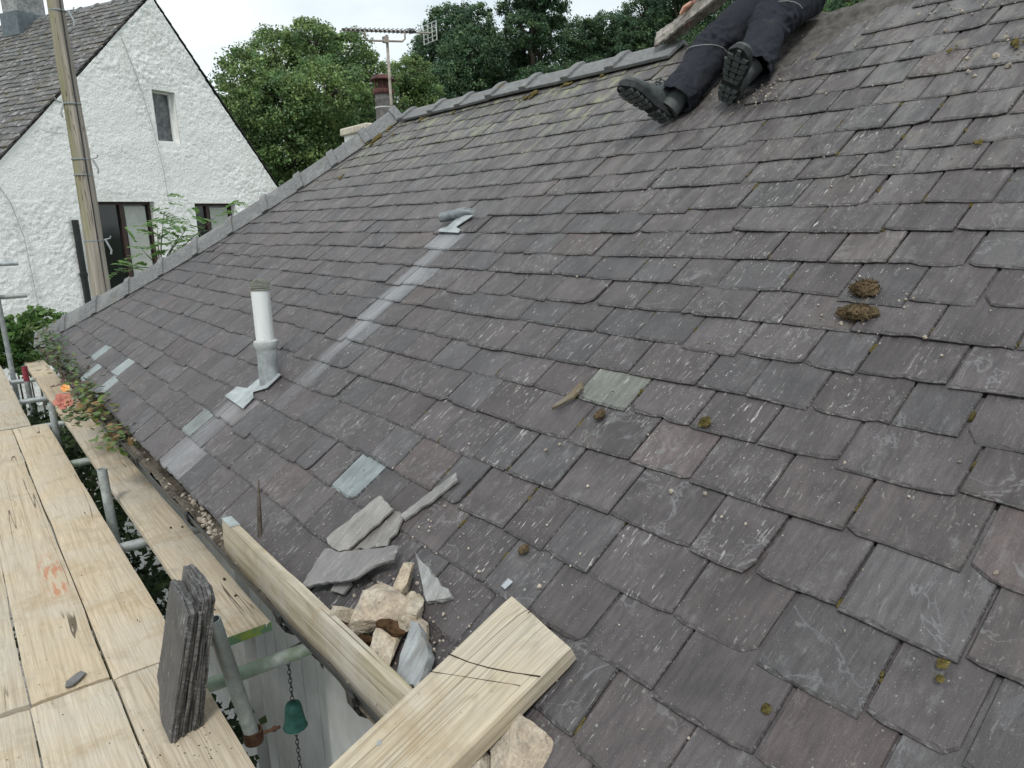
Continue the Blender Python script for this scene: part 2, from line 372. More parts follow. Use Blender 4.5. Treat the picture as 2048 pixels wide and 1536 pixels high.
c = m_white.mix(m_white.step(n2, .5, .72, 0, .4), (.80, .81, .79), (.60, .61, .58)); c = m_white.scale(c, m_white.step(n1, .25, .75, .93, 1.05)); m_white.color(c).bump(n1, .3, .006); m_white = m_white.m
M = Mat('rough_white_render', .85, .2); v = M.coord(); n1 = M.noise(v, 26, 6, .7); n2 = M.noise(v, 7, 5, .6)
col = M.mix(M.step(M.noise(M.map(v, (1.4, 1.4, .25)), 1, 5, .6), .52, .72, 0, .5), (.87, .885, .87), (.66, .69, .65))
ex = M.sep(v); sx = M.math('ABSOLUTE', M.math('SUBTRACT', M.math('ADD', ex[0], M.math('MULTIPLY', M.noise(v, 2.4, 4), .35)), 10.65))
gm = M.math('MULTIPLY', M.step(sx, .03, .14, 1, 0), M.math('MULTIPLY', M.step(ex[2], .4, 1.0), M.step(ex[2], 1.9, 2.6, 1, 0)))
col = M.mix(M.math('MULTIPLY', gm, M.step(n1, .45, .6, 0, .8)), col, (.48, .46, .20))
M.color(col).bump(M.math('ADD', M.math('MULTIPLY', n2, 1.0), M.math('MULTIPLY', n1, .8)), 1.0, .03); m_render = M.m
m_leadd = simple('dark_lead_pipe', (.17, .19, .20), .5, .5, .35, 25, .4, .004, .3)
m_lead = simple('lead', (.36, .39, .40), .5, .5, .22, 25, .4, .004, .3)
M = Mat('white_plastic_pipe', .4, .45); v = M.coord(); n = M.noise(M.map(v, (9, 9, 2)), 1, 5, .6); M.color(M.mix(M.step(M.noise(M.map(v, (30, 30, 3)), 1, 5, .7), .52, .68, 0, .6), M.mix(M.step(n, .4, .72, 0, .6), (.72, .745, .745), (.60, .625, .62)), (.40, .42, .37))).bump(M.noise(v, 60, 3), .1, .001); m_pipe = M.m
m_greyplastic = simple('grey_plastic', (.40, .42, .42), .5, .4, .15, 30, .1)
m_black = simple('black_plastic', (.012, .013, .014), .35, .5, .3, 20, .1)
m_iron = simple('black_iron', (.016, .016, .017), .55, .45, .3, 40, .3)
m_galv = galv('galvanised_tube'); m_galvg = galv('green_stained_tube', (.36, .40, .39), .0, .42); m_galvd = galv('dull_tube', (.27, .30, .31), .25)
m_rust = simple('rusty_bolt', (.085, .045, .028), .85, .2, .4, 60, .5)
m_pole = Mat('pole_wood', .85, .15); v = m_pole.coord(); n1 = m_pole.noise(m_pole.map(v, (34, 34, .9)), 1, 5, .6); n2 = m_pole.noise(m_pole.map(v, (2.2, 2.2, .5)), 1, 5, .6)
c = m_pole.scale((.315, .285, .245), m_pole.step(n1, .3, .7, .7, 1.25)); xs = m_pole.sep(v)
gl = m_pole.math('MULTIPLY', m_pole.step(m_pole.math('ADD', xs[0], m_pole.math('MULTIPLY', n2, .2)), .03, .1, 1, 0), m_pole.step(n2, .36, .55))
c = m_pole.mix(m_pole.math('MULTIPLY', gl, .6), c, (.20, .20, .085)); pc = m_pole.math('ABSOLUTE', m_pole.math('SUBTRACT', m_pole.noise(m_pole.map(v, (16, 16, .5), (1, 4, 2)), 1, 3), .5)); c = m_pole.mix(m_pole.math('MULTIPLY', m_pole.step(pc, .004, .012, .8, 0), m_pole.step(n2, .4, .55)), c, (.05, .04, .03)); kv = m_pole.map(v, (6, 6, 2.2)); c = m_pole.mix(m_pole.math('MULTIPLY', m_pole.step(m_pole.voro(kv, 1), .06, .13, .75, 0), m_pole.step(m_pole.sep(m_pole.voro(kv, 1, out='Color'))[0], .5, .55)), c, (.12, .085, .06)); m_pole.color(c).bump(n1, .8, .01); m_pole = m_pole.m
m_glass = Mat('dark_glass', .06, .6); m_glass.color((.012, .014, .016)); m_glass = m_glass.m
m_frame = simple('brown_window_frame', (.045, .026, .022), .5, .4, .25, 30, .2)
m_curtain = simple('pale_blind', (.42, .44, .41), .9, .1, .1, 12, .2)
m_leaf = leaf_material('oak_leaves'); m_bark = simple('bark', (.075, .065, .052), .9, .15, .4, 14, .9, .03)
m_grass = simple('rough_grass', (.055, .075, .03), .95, .1, .5, 1.5, .6, .05)
m_moss = simple('moss', (.085, .07, .026), .95, .1, .5, 60, 1.0, .01)
M = Mat('dry_moss', .95, .1); v = M.coord(); n1 = M.noise(v, 75, 5, .7); col = M.mix(M.step(M.noise(v, 38, 4, .6), .42, .6), (.165, .118, .072), (.075, .058, .032)); M.color(M.scale(col, M.step(n1, .25, .75, .5, 1.5))).bump(n1, 1.0, .012); m_drymoss = M.m
m_gutter = simple('black_gutter', (.03, .032, .034), .42, .45, .3, 16, .2)
m_silt = simple('gutter_silt', (.10, .088, .07), .95, .1, .5, 45, 1.0, .012)
m_terra = simple('terracotta_red', (.10, .04, .036), .7, .3, .4, 40, .3)
m_pot = simple('grey_chimney_pot', (.13, .125, .125), .75, .3, .3, 30, .4)
m_cream = simple('cream_stone', (.50, .46, .38), .85, .2, .25, 22, .6, .01)
m_alu = simple('aerial_metal', (.45, .46, .45), .45, .5, .15, 40, .1, .002, .4)
m_bell = simple('verdigris_bell', (.03, .12, .10), .55, .45, .35, 35, .4, .003, .3)

# ------------------------------------------------------------------ ground
me = mesh('ground', [(-300, -300, GZ), (300, -300, GZ), (300, 300, GZ), (-300, 300, GZ)], [(0, 1, 2, 3)], m_grass)
tag(obj('ground', me), kind='structure')

me = mesh('bounce_yard', [(-6, -6, GZ+.004), (7, -6, GZ+.004), (7, 12.2, GZ+.004), (-6, 12.2, GZ+.004)], [(0, 1, 2, 3)], simple('bounce_gravel', (.30, .285, .255), .95, .1, .35, 30, .6, .02))  # unseen pale ground, added to bounce light onto the white house
tag(obj('bounce_yard', me), kind='structure')

# ------------------------------------------------------------------ slates: shared builder
class Frame:
    def __init__(self, O, T, Y, N): self.O, self.T, self.Y, self.N = (np.asarray(a, float) for a in (O, T, Y, N))
    def P(self, s, y, h): return self.O + self.T*s + self.Y*y + self.N*h
MAIN = Frame(RN*(-D0), RT, RY, RN)
def slate_geo(fr, s0, y0, wd, L, tint, hb, drop, r, clip=None, t=.007, rough=1.0):
    nb = 8; ys = [y0 + wd*k/(nb-1) + (0 if k in (0, nb-1) else r.uniform(-.006, .006)) for k in range(nb)]
    js = [r.gauss(0, .0007*rough) for _ in range(nb)]
    if r.random() < .17*rough:
        k = r.randrange(nb); js[k] += r.uniform(.003, .009)
        if k+1 < nb and r.random() < .5: js[k+1] += r.uniform(.002, .006)
    for e in (0, nb-1):
        q_ = r.random()
        if q_ < .07*rough:
            js[e] += r.uniform(.014, .034); ys[e] += (.006 if e == 0 else -.006)
            if r.random() < .5: js[1 if e == 0 else nb-2] += r.uniform(.002, .008)
        elif q_ < .2*rough: js[e] += r.uniform(.004, .010)
        else: js[e] += r.uniform(0, .002)
    sl_ = r.uniform(-.004, .004)*rough
    ins = [r.uniform(.004, .012)*min(rough, 1.2) for _ in range(nb)]
    g1, g2 = r.uniform(-.002, .002), r.uniform(-.002, .002)
    O = [(s0+js[k]+sl_*(2*k/(nb-1)-1), ys[k]) for k in range(nb)] + [(s0+L, y0+wd+g1), (s0+L, y0+g2)]
    e = .0022
    Tt = [(O[k][0]+ins[k], min(max(ys[k], y0+e), y0+wd-e)) for k in range(nb)] + [(s0+L, y0+wd+g1-e), (s0+L, y0+g2+e)]
    V = []; RC = []; n = nb+2; seed = r.uniform(0, 40)
    roll = r.uniform(-.0025, .0025); lift = 0
    for ring, hh in ((O, 0.0), (O, t*.45), (Tt, t)):
        for s, y in ring:
            if clip is not None: y = min(y, clip(s))
            h = hb + lift - drop*(s-s0)/L + hh + roll*((y-y0)/wd*2-1)*(1 if s < s0+.6*L else 0)
            V.append(fr.P(s, y, h)); RC.append((s, y, seed))
    Fc = [(i*n+k, i*n+(k+1) % n, (i+1)*n+(k+1) % n, (i+1)*n+k) for i in (0, 1) for k in range(n)] + [tuple(range(2*n, 3*n))]
    tn = []
    for ring in range(3):
        for k in range(n):
            tn.append((*tint, 1.0 if ring == 2 or k >= nb else 0.0))
    return V, Fc, tn, RC

def slate_tint(r):
    k = r.random(); b = r.uniform(.82, 1.16)
    if k < .58: c = (.0795, .0735, .0755)
    elif k < .78: c = (.083, .0745, .0745)
    elif k < .94: c = (.076, .075, .077)
    else: c = (.089, .0755, .0735)
    return (c[0]*b*.845, c[1]*b*.80, c[2]*b*.805)

def place_slates(items, root, mat, limit, fieldname):
    # items: (area, V, F, T, RC); the largest are parts of their own, the rest one part
    items.sort(key=lambda q: -q[0])
    for a, V, Fc, Tn, RC in items[:limit]:
        c = np.mean(np.asarray(V), 0)
        keep(obj('slate', mesh('slate', V, Fc, mat, False, Tn, RC)), root)
    if len(items) > limit:
        VV = []; FF = []; TT = []; RR = []
        for a, V, Fc, Tn, RC in items[limit:]:
            b = len(VV); VV += V; FF += [tuple(i+b for i in q) for q in Fc]; TT += Tn; RR += RC
        keep(tag(obj(fieldname, mesh(fieldname, VV, FF, mat, False, TT, RR)), kind='stuff'), root)
def px_area(V):
    P = np.asarray(V[-10:]); d = P@CF
    if (d < .15).any(): return .001
    X = P@CR/d*F_PX+1024; Y = -(P@CU)/d*F_PX+768
    a = abs(np.dot(X, np.roll(Y, -1))-np.dot(Y, np.roll(X, -1)))/2
    inside = ((X > 0) & (X < 2048) & (Y > 0) & (Y < 1536)).mean()
    return a*inside

# ------------------------------------------------------------------ the cottage and its roof
def y_hip(s): return 8.33 - 1.38*s + .16*s*s
S_RIDGE, S_EAVE = 3.08, -.10
RIDGE = RP(S_RIDGE, 0, 0); XR, ZR = RIDGE[0], RIDGE[2]
XB = 2*XR - RP(S_EAVE, 0)[0]; ZE = RP(S_EAVE, 0)[2]; YH = y_hip(S_EAVE); YT = y_hip(S_RIDGE); Y_END = -2.2
cottage = empty('cottage', (3.2, 3, GZ), 'low white cottage whose purple-grey slate roof fills the picture', 'cottage')
# roof deck: main slope, hip end, back slope
dk = MB(); ns = 12
ms = [RP(S_EAVE+(S_RIDGE-S_EAVE)*k/ns, y_hip(S_EAVE+(S_RIDGE-S_EAVE)*k/ns)) for k in range(ns+1)]
dk.add([RP(S_EAVE, Y_END)] + ms + [RP(S_RIDGE, Y_END)], [tuple(range(ns+3))])
bk = [(2*XR-p[0], p[1], p[2]) for p in ms]
for k in range(ns): dk.add([ms[k], ms[k+1], bk[k+1], bk[k]], [(0, 1, 2, 3)])
dk.add([(2*XR-p[0], p[1], p[2]) for p in [RP(S_EAVE, Y_END)] + ms + [RP(S_RIDGE, Y_END)]], [tuple(range(ns+2, -1, -1))])
roof = dk.build('roof', m_deck, cottage)
roofE = roof

courses = [d*1.27 for d in (-.06, .055, .174, .292, .411, .526, .641, .74, .846, .94, 1.039, 1.138, 1.239, 1.336, 1.446, 1.543, 1.655, 1.764, 1.877, 1.985, 2.09, 2.195, 2.30)]
courses[0] = S_EAVE
special = [(.31, 2.07, (.175, .20, .205)), (-.03, 6.02, (.22, .25, .25)), (.10, 6.25, (.20, .23, .23)), (.07, 5.42, (.25, .28, .28)), (.93, 1.47, (.13, .134, .12)),
           (.80, 1.18, (.093, .0765, .0745)), (1.55, .92, (.091, .077, .075)), (.10, 3.55, (.16, .18, .175)), (.03, 3.42, (.15, .145, .15)), (.24, 3.40, (.14, .13, .133)),
           (1.45, 3.03, (.17, .17, .177)), (1.28, 3.05, (.15, .15, .157)), (1.15, 3.05, (.14, .143, .15)), (1.0, 3.05, (.125, .125, .132)), (.86, 3.05, (.118, .118, .125)), (-.02, 3.55, (.13, .125, .13))]
items = []; prevj = []; joints = []
r = random.Random(21)
def bare(s, y): return s > 2.43 + max(0, 1.92-y)*1.28 and 1.28 < y < 2.25
for i, s in enumerate(courses):
    g = (courses[i+1]-s) if i+1 < len(courses) else S_RIDGE-s-.01
    y = -1.0 + r.uniform(0, .1); js = []
    ph = r.uniform(0, 6)
    while y < y_hip(s) - .01:
        wd = min(max(r.gauss(.186, .024), .135), .25)
        if s > 1.6: wd = min(max(r.gauss(.18, .026), .12), .25)
        for _ in range(8):
            if all(abs(y+wd-q) > .045 for q in prevj): break
            wd = min(max(r.gauss(.195, .034), .13), .28)
        yc = y+wd/2; sc = s+g/2
        js.append(y+wd); joints.append((s, y+wd, g))
        if not bare(s+g*.75, yc):
            tint = slate_tint(r)
            for a, b, c in special:
                if abs(sc-a) < g/2+.004 and abs(yc-b) < wd/2+.004: tint = c
            wv = .004*math.sin(yc*1.7+ph) + .002*math.sin(yc*4.1+ph*2) + r.gauss(0, .0024)
            if r.random() < .05: wv -= r.uniform(.005, .020)
            L = min(g*2.05, S_RIDGE-.005-s)
            gap = r.choice((.003, .004, .0055, .008))
            hb = .0180 if i else .0165
            drop = .0080*L/max(g, .1)
            V, Fc, Tn, RC = slate_geo(MAIN, s+wv, y+gap/2, wd-gap, L, tint, hb+r.uniform(-.0008, .0022), drop, r, y_hip, r.uniform(.0055, .008))
            items.append((px_area(V)+(1e4 if tint in [q[2] for q in special] else 0), V, Fc, Tn, RC))
        y += wd
    prevj = js
# starter course under the eave slates
for k in range(46):
    y = -1 + k*.2
    V, Fc, Tn, RC = slate_geo(MAIN, S_EAVE-.004, y+.002, .196, .2, slate_tint(r), .0085, .006, r, y_hip)
    items.append((.0005, V, Fc, Tn, RC))
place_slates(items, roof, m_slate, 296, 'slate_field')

# ridge and hip tiles: angled tiles with a raised collar over each joint
def unit(a): a = np.asarray(a, float); return a/np.linalg.norm(a)
def angle_tile(name, P0, P1, w1, w2, wing, parent, mat, t=.02, collar=True, lift=.02):
    P0 = np.asarray(P0, float); P1 = np.asarray(P1, float); d = unit(P1-P0); w1 = unit(w1-d*(w1@d)); w2 = unit(w2-d*(w2@d))
    up = unit(-(w1+w2)); n1 = unit(np.cross(np.cross(w1, up), w1)); n2 = unit(np.cross(np.cross(w2, up), w2))
    m = MB()
    def sec(P, tt, lf, wg):
        A = P + up*lf
        a1 = A+w1*wg; a2 = A+w2*wg
        ap = A+up*tt*1.15; apl = ap + w1*.014 - up*0; 
        return [a1, a1+n1*tt, A+w1*.022+n1*tt, A+up*tt*1.02, A+w2*.022+n2*tt, a2+n2*tt, a2, A-up*.004]
    def run(Pa, Pb, tt, lf, wg):
        s0 = sec(Pa, tt, lf, wg); s1 = sec(Pb, tt, lf, wg); n = 8
        m.add(s0+s1, [(k, (k+1) % n, n+(k+1) % n, n+k) for k in range(n)] + [(7, 0, 1, 2), (7, 2, 3, 4), (7, 4, 5, 6), (15, 10, 9, 8), (15, 12, 11, 10), (15, 14, 13, 12)])
    L = np.linalg.norm(P1-P0)
    run(P0, P1, t, lift, wing)
    if collar: run(P1-d*.03, P1+d*.036, t+.016, lift+.002, wing+.004)
    return m.build(name, mat, parent, bevel=.004)
dn_main = -RT; dn_back = np.array([RT[0], 0, -RT[2]])
r = random.Random(4)
rj = [5.42, 4.97, 4.60, 4.22, 3.85, 3.45, 3.08, 2.66]
for k in range(len(rj)-1):
    j = r.uniform(-.006, .006)
    P0 = RP(S_RIDGE, rj[k]-.003, .0)+np.array([0, 0, .012+j]); P1 = RP(S_RIDGE, rj[k+1]+.003, .0)+np.array([0, 0, .012+r.uniform(-.006, .006)])
    angle_tile('ridge_tile', P1, P0, dn_main, dn_back, .145, roof, m_tile, collar=True, lift=.034)
sh = list(np.linspace(-.10, 3.06, 12))
for k in range(11):
    a = RP(sh[k], y_hip(sh[k]), .012); b = RP(sh[k+1], y_hip(sh[k+1]), .012)
    d = unit(b-a)
    w1 = -RY*.8 - RT*.35; w1 = unit(w1-RN*(w1@RN)); w1 = w1*.86-RN*.5
    nb_ = unit(np.cross(bk[min(k+1, 12)]-ms[min(k+1, 12)], d)); nb_ = nb_ if nb_[2] > 0 else -nb_
    w2 = np.array([.45, .8, -.5]); w2 = unit(w2 - nb_*(w2@nb_)); w2 = w2*.86-nb_*.5
    angle_tile('hip_tile', a+d*.004, b-d*.004, w1, w2, .150, roof, m_tile, t=.024, lift=.080+r.uniform(0, .008))
# walls, fascia and door boards under the eave
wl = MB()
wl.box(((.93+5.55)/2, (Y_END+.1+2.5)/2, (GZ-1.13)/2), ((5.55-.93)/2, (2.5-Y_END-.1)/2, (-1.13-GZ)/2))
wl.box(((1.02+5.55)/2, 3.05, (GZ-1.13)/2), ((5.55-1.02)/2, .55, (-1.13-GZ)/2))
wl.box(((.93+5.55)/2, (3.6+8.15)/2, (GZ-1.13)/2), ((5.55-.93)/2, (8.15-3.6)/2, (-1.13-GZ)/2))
m_wall = simple('eave_shade_wall_paint', (.42, .43, .425), .8, .2, .12, 9, .25, .006)  # eave and scaffold shade, with some dirt, put into the wall colour
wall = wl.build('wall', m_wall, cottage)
# gable end closing the roof at the near side
gm_ = MB(); gm_.add([(.95, Y_END+.2, -1.13), (5.55, Y_END+.2, -1.13), (XR, Y_END+.2, ZR-.15), (.95, Y_END+.35, -1.13), (5.55, Y_END+.35, -1.13), (XR, Y_END+.35, ZR-.15)], [(0, 1, 2), (5, 4, 3), (0, 3, 4, 1), (1, 4, 5, 2), (2, 5, 3, 0)])
gm_.build('gable', m_white, cottage)
fs = MB(); fs.box((.74, (Y_END+YH)/2, -1.16), (.012, (YH-Y_END)/2-.05, .09)); fs.build('fascia', m_black, cottage)
sf = MB(); sf.box((.86, (Y_END+YH)/2, -1.258), (.10, (YH-Y_END)/2-.06, .008)); sf.build('soffit', m_white, cottage)
door = MB(); door.box((1.0, 3.05, -2.35), (.012, .5, 1.0)); m_door = simple('grey_white_door', (.33, .345, .345), .6, .3, .12, 8, .2)
dr = door.build('door', m_door, cottage)
for k in range(6):
    b = MB(); b.box((.982, 2.62+k*.168, -2.35), (.008, .079, 1.0)); under_(b.build('plank', m_door, None, bevel=.004), dr)

# gutter: half-round channel with silt, brackets and a seam
def gutter_run(y0, y1, parent):
    m = MB(); n = 12; xc, zc, ro, ri = .664, -1.102, .060, .055; N = 40
    V = []
    for j in range(N+1):
        y = y0+(y1-y0)*j/N; dz = .006*math.sin(y*1.3)+.003*math.sin(y*5.1)
        for rr, rng_ in ((ro, range(n+1)), (ri, range(n, -1, -1))):
            for k in rng_:
                a = math.pi + math.pi*k/n
                V.append((xc+rr*math.cos(a)+ (dz*.6), y, zc+rr*math.sin(a)+dz))
    c = 2*(n+1)
    m.add(V, [(j*c+k, j*c+(k+1) % c, (j+1)*c+(k+1) % c, (j+1)*c+k) for j in range(N) for k in range(c)] + [tuple(range(c)), tuple(N*c+k for k in range(c-1, -1, -1))])
    return m.build('gutter', m_gutter, parent, True)
gut = gutter_run(Y_END, YH+.05, cottage)
for y in (.2, .75, 1.45, 1.92, 2.9, 3.8, 4.7, 5.6, 6.5, 7.4):
    b = MB(); pts = []
    for k in range(9):
        a = math.pi*.96 + math.pi*1.02*k/8; pts.append((.664+.066*math.cos(a), y, -1.102+.066*math.sin(a)))
    for k in range(8): 
        p, q = np.array(pts[k]), np.array(pts[k+1]); mid_ = (p+q)/2; d = unit(q-p); nn = np.array([d[2], 0, -d[0]])
        b.box(mid_, (np.linalg.norm(q-p)/2+.002, .017, .004), np.stack([d, [0, 1, 0], nn], 1))
    b.box((.715, y, -1.14), (.012, .02, .035)); keep(b.build('bracket', m_iron), cottage).parent = gut
    bb = bpy.data.objects[-1] if False else None
# silt in the gutter
r = random.Random(9); N = 150; V = []; Fc = []; nx = 6
for j in range(N+1):
    y = Y_END + (YH-Y_END)*j/N
    for k in range(nx):
        x = .664 + .05*(k/(nx-1)*2-1); dz = .028 + .02*vn1(y*9, k*.7, 3) + .012*vn1(y*40, k*2.1, 5)
        V.append((x, y, -1.152+dz))
Fc = [(j*nx+k, j*nx+k+1, (j+1)*nx+k+1, (j+1)*nx+k) for j in range(N) for k in range(nx-1)]
keep(tag(obj('silt', mesh('silt', V, Fc, m_silt, True)), kind='stuff'), gut)

# ------------------------------------------------------------------ stones (rubble, crumbs)
def stone_geo(size, r, sub=2, cuts=9, rough=.08):
    bm = bmesh.new(); bmesh.ops.create_icosphere(bm, subdivisions=sub, radius=1.0)
    P = np.array([v.co[:] for v in bm.verts]); Fc = [[v.index for v in f.verts] for f in bm.faces]; bm.free()
    for _ in range(cuts):
        nn = unit([r.gauss(0, 1) for _ in range(3)]); d = r.uniform(.34, .78); e = P@nn-d
        P = P - np.outer(np.maximum(e, 0), nn)
    P = P*(1+rough*fbm(P*2.2+r.uniform(0, 50), 4, r.randrange(99))[:, None])
    return P*np.asarray(size), Fc
def stuff_scatter(name, parent, mat, spots, sizes, r, sub=1, cuts=5):
    V = []; Fc = []
    for p, sz in zip(spots, sizes):
        G, q = stone_geo((1, 1, 1), r, sub, cuts, .2); Rm = np.array(Euler((r.uniform(0, 6), r.uniform(0, 6), r.uniform(0, 6))).to_matrix())
        b = len(V); V += (np.asarray(p) + (G*sz)@Rm.T).tolist(); Fc += [[i+b for i in f] for f in q]
    o = keep(tag(obj(name, mesh(name, V, Fc, mat)), kind='stuff'), parent); return o
r = random.Random(31)
spots = []; sizes = []
for _ in range(130):
    y = r.choice((r.uniform(2.35, 3.2), r.uniform(2.6, 6))); spots.append((.655+r.uniform(-.03, .03), y, -1.127+r.uniform(-.006, .006))); sizes.append(r.uniform(.004, .016))
stuff_scatter('gutter_debris', gut, m_crumb, spots, sizes, r)
# crumbs of mortar on the slates
spots = []; sizes = []
for _ in range(420):
    s = r.uniform(-.05, 2.9)
    y = r.uniform(.1, min(4.5, y_hip(s)-.2)) if r.random() < .8 else r.uniform(.2, 1.8)
    if r.random() < .2: s, y = r.gauss(.12, .12), r.gauss(1.6, .3)
    if r.random() < .12: s, y = r.gauss(2.5, .2), r.gauss(1.5, .4)
    spots.append(RP(s, y, .024+r.uniform(0, .002))); sizes.append(abs(r.gauss(.0022, .0014))+.001)
stuff_scatter('mortar_crumb', roof, m_crumb, spots, sizes, r)
# moss: cushions in the joints and along the ridge
def moss_part(name, spots, sizes, mat, parent):
    V = []; Fc = []
    for (p, ax), sz in zip(spots, sizes):
        G, q = stone_geo((1, 1, 1), r, 2, 0, .45); b = len(V)
        B = np.stack([RT*sz*ax[0], RY*sz*ax[1], RN*sz*ax[2]], 1)
        V += (np.asarray(p) + G@B.T).tolist(); Fc += [[i+b for i in f] for f in q]
    return keep(tag(obj(name, mesh(name, V, Fc, mat, True)), kind='stuff'), parent)
spots = []; sizes = []
for s, y, g in joints:
    pr = .42 if (y < 2.2 and s > .2) else .09
    if s > 2.2: pr = .12
    if r.random() < pr and y > 0 and y < y_hip(s)-.1 and not bare(s, y):
        u = r.uniform(.0, 1)
        for _ in range(r.randint(1, 6)):
            u += r.uniform(-.12, .12); spots.append((RP(s+g*min(max(u, .08), .97), y+r.gauss(0, .002), .019-.004*u), (r.uniform(.8, 2.0), .8, .55))); sizes.append(r.uniform(.003, .0075))
moss_part('joint_moss', spots, sizes, m_moss, roof)
spots = []; sizes = []
for px_, py_, szz in ((1068, 187, .035), (1132, 168, .025), (1050, 195, .02), (755, 275, .05), (735, 280, .03), (693, 302, .022), (680, 355, .02), (848, 232, .03), (840, 240, .02), (905, 225, .015), (1205, 150, .018), (785, 270, .015), (780, 255, .03), (2030, 85, .016), (1900, 100, .01), (1785, 660, .0), (1955, 285, .010)):
    if szz == 0: continue
    d = ray(px_, py_); p = d*((-D0+.03)/(RN@d)); spots.append((p, (1.2, 1.0, .5))); sizes.append(szz*.75)
    for _ in range(7): spots.append((p+RY*r.gauss(0, szz)+RT*r.gauss(0, szz), (1.2, 1, .5))); sizes.append(szz*r.uniform(.2, .5))
m_ymoss = simple('yellow_moss', (.115, .092, .034), .95, .1, .4, 60, 1.0, .01)
moss_part('ridge_moss', spots, sizes, m_ymoss, roof)
# ragged mortar bed left where the ridge tiles have been taken up
nu, nv = 70, 46
yy_, ss_ = np.meshgrid(1.15+1.5*np.arange(nu+1)/nu, 2.40+.69*np.arange(nv+1)/nv, indexing='ij'); yy_ = yy_.ravel(); ss_ = ss_.ravel(); oo_ = np.ones_like(yy_)
q_ = fbm(np.stack([yy_*7, ss_*7, oo_], 1), 4, 3); q2_ = fbm(np.stack([yy_*26, ss_*26, 2*oo_], 1), 3, 8); ed_ = 2.42+np.maximum(0, 1.92-yy_)*1.28
hh_ = .008+.012*q_+.010*q2_-.03*(ss_ < ed_-.02)-.03*((yy_ > 2.25) & (ss_ < 2.95))+.016*(ss_ > 3.0)
V = RT*ss_[:, None]+RN*(hh_-D0)[:, None]+RY*yy_[:, None]
Fc = [(a*(nv+1)+b, (a+1)*(nv+1)+b, (a+1)*(nv+1)+b+1, a*(nv+1)+b+1) for a in range(nu) for b in range(nv)]
keep(obj('mortar_bed', mesh('mortar_bed', V, Fc, m_deck, True)), cottage)

# lead-collared vent pipe standing in the slates
vb = RP(.47, 3.335, .0); V0 = np.array([vb[0], vb[1], vb[2]])
vp = MB(); vp.ring_tube(V0+[0, 0, .13], V0+[0, 0, .448], .041, .036, 24); vent = vp.build('vent_pipe', m_pipe, cottage, True)
for p in vent.data.polygons: pass
def under(o, par): o.parent = par; o.matrix_parent_inverse = Matrix(); return o
sub_ = MB(); sub_.lathe(V0, [(.041, .222), (.054, .215), (.056, .200), (.047, .178), (.044, .170), (.041, .17)], 24); under(sub_.build('collar', m_greyplastic, None, True), vent)
lm = MB(); prof = []
V = []; n = 28; rows = 12
for j in range(rows+1):
    z = -.075+.25*j/rows
    for k in range(n):
        a = 2*math.pi*k/n; rad = .0465 + .016*max(0, (.03-z)/.1)**1.5 + .0035*vn1(math.cos(a)*2.5, math.sin(a)*2.5, z*22)
        V.append(V0+np.array([rad*math.cos(a), rad*math.sin(a), z]))
lm.add(V, [(i*n+k, i*n+(k+1) % n, (i+1)*n+(k+1) % n, (i+1)*n+k) for i in range(rows) for k in range(n)])
under(lm.build('lead_sleeve', m_lead, None, True), vent)
def sheet(name, outline, h0, mat, parent, t=.004, wav=.002, fr=MAIN):
    P = [fr.P(s, y, h0+wav*math.sin(s*70+y*45)) for s, y in outline]; Q = [p+fr.N*t for p in P]; n = len(P)
    m = MB(); m.add(P+Q, [tuple(range(n-1, -1, -1)), tuple(range(n, 2*n))] + [(k, (k+1) % n, n+(k+1) % n, n+k) for k in range(n)])
    return under(m.build(name, mat), parent)
sheet('lead_apron', [(.53, 3.41), (.40, 3.435), (.385, 3.56), (.315, 3.57), (.305, 3.29), (.375, 3.30), (.395, 3.345), (.44, 3.26), (.53, 3.26)], .030, m_lead, vent)
cg = MB(); C0 = V0+np.array([0, 0, .451])
for z, rr in ((.0, .043), (.012, .042)): cg.tube([C0+np.array([rr*math.cos(a), rr*math.sin(a), z]) for a in np.linspace(0, 2*math.pi, 25)], .0028, 5, False)
for k in range(10):
    a0 = math.pi*k/10
    cg.tube([C0+np.array([.041*math.cos(t)*math.cos(a0), .041*math.cos(t)*math.sin(a0), .012+.036*math.sin(t)]) for t in np.linspace(0, math.pi, 13)], .0013, 5, False)
m_wire = simple('dull_wire', (.16, .17, .13), .6, .4, .2, 50, .1)
under(cg.build('wire_cage', m_wire, None, True), vent)
# short lead-dressed outlet further up, lying on its side
p0 = RP(1.715, 3.085, .035); p1 = RP(1.635, 3.20, .066)
up = MB(); up.ring_tube(p0, p1, .025, .021, 20); upv = up.build('vent_outlet', m_leadd, cottage, True)
d = unit(p1-p0); sm_ = MB(); sm_.tube([p0-d*.035-RN*.03, p0-d*.015-RN*.012, p0+d*.01, p0+d*.05], [.021, .025, .028, .027], 16); under(sm_.build('lead_boot', m_leadd, None, True), upv)
sheet('lead_apron', [(1.69, 3.12), (1.60, 3.13), (1.585, 3.175), (1.565, 3.175), (1.56, 2.985), (1.58, 2.985), (1.605, 3.06), (1.69, 3.0)], .030, m_lead, upv)

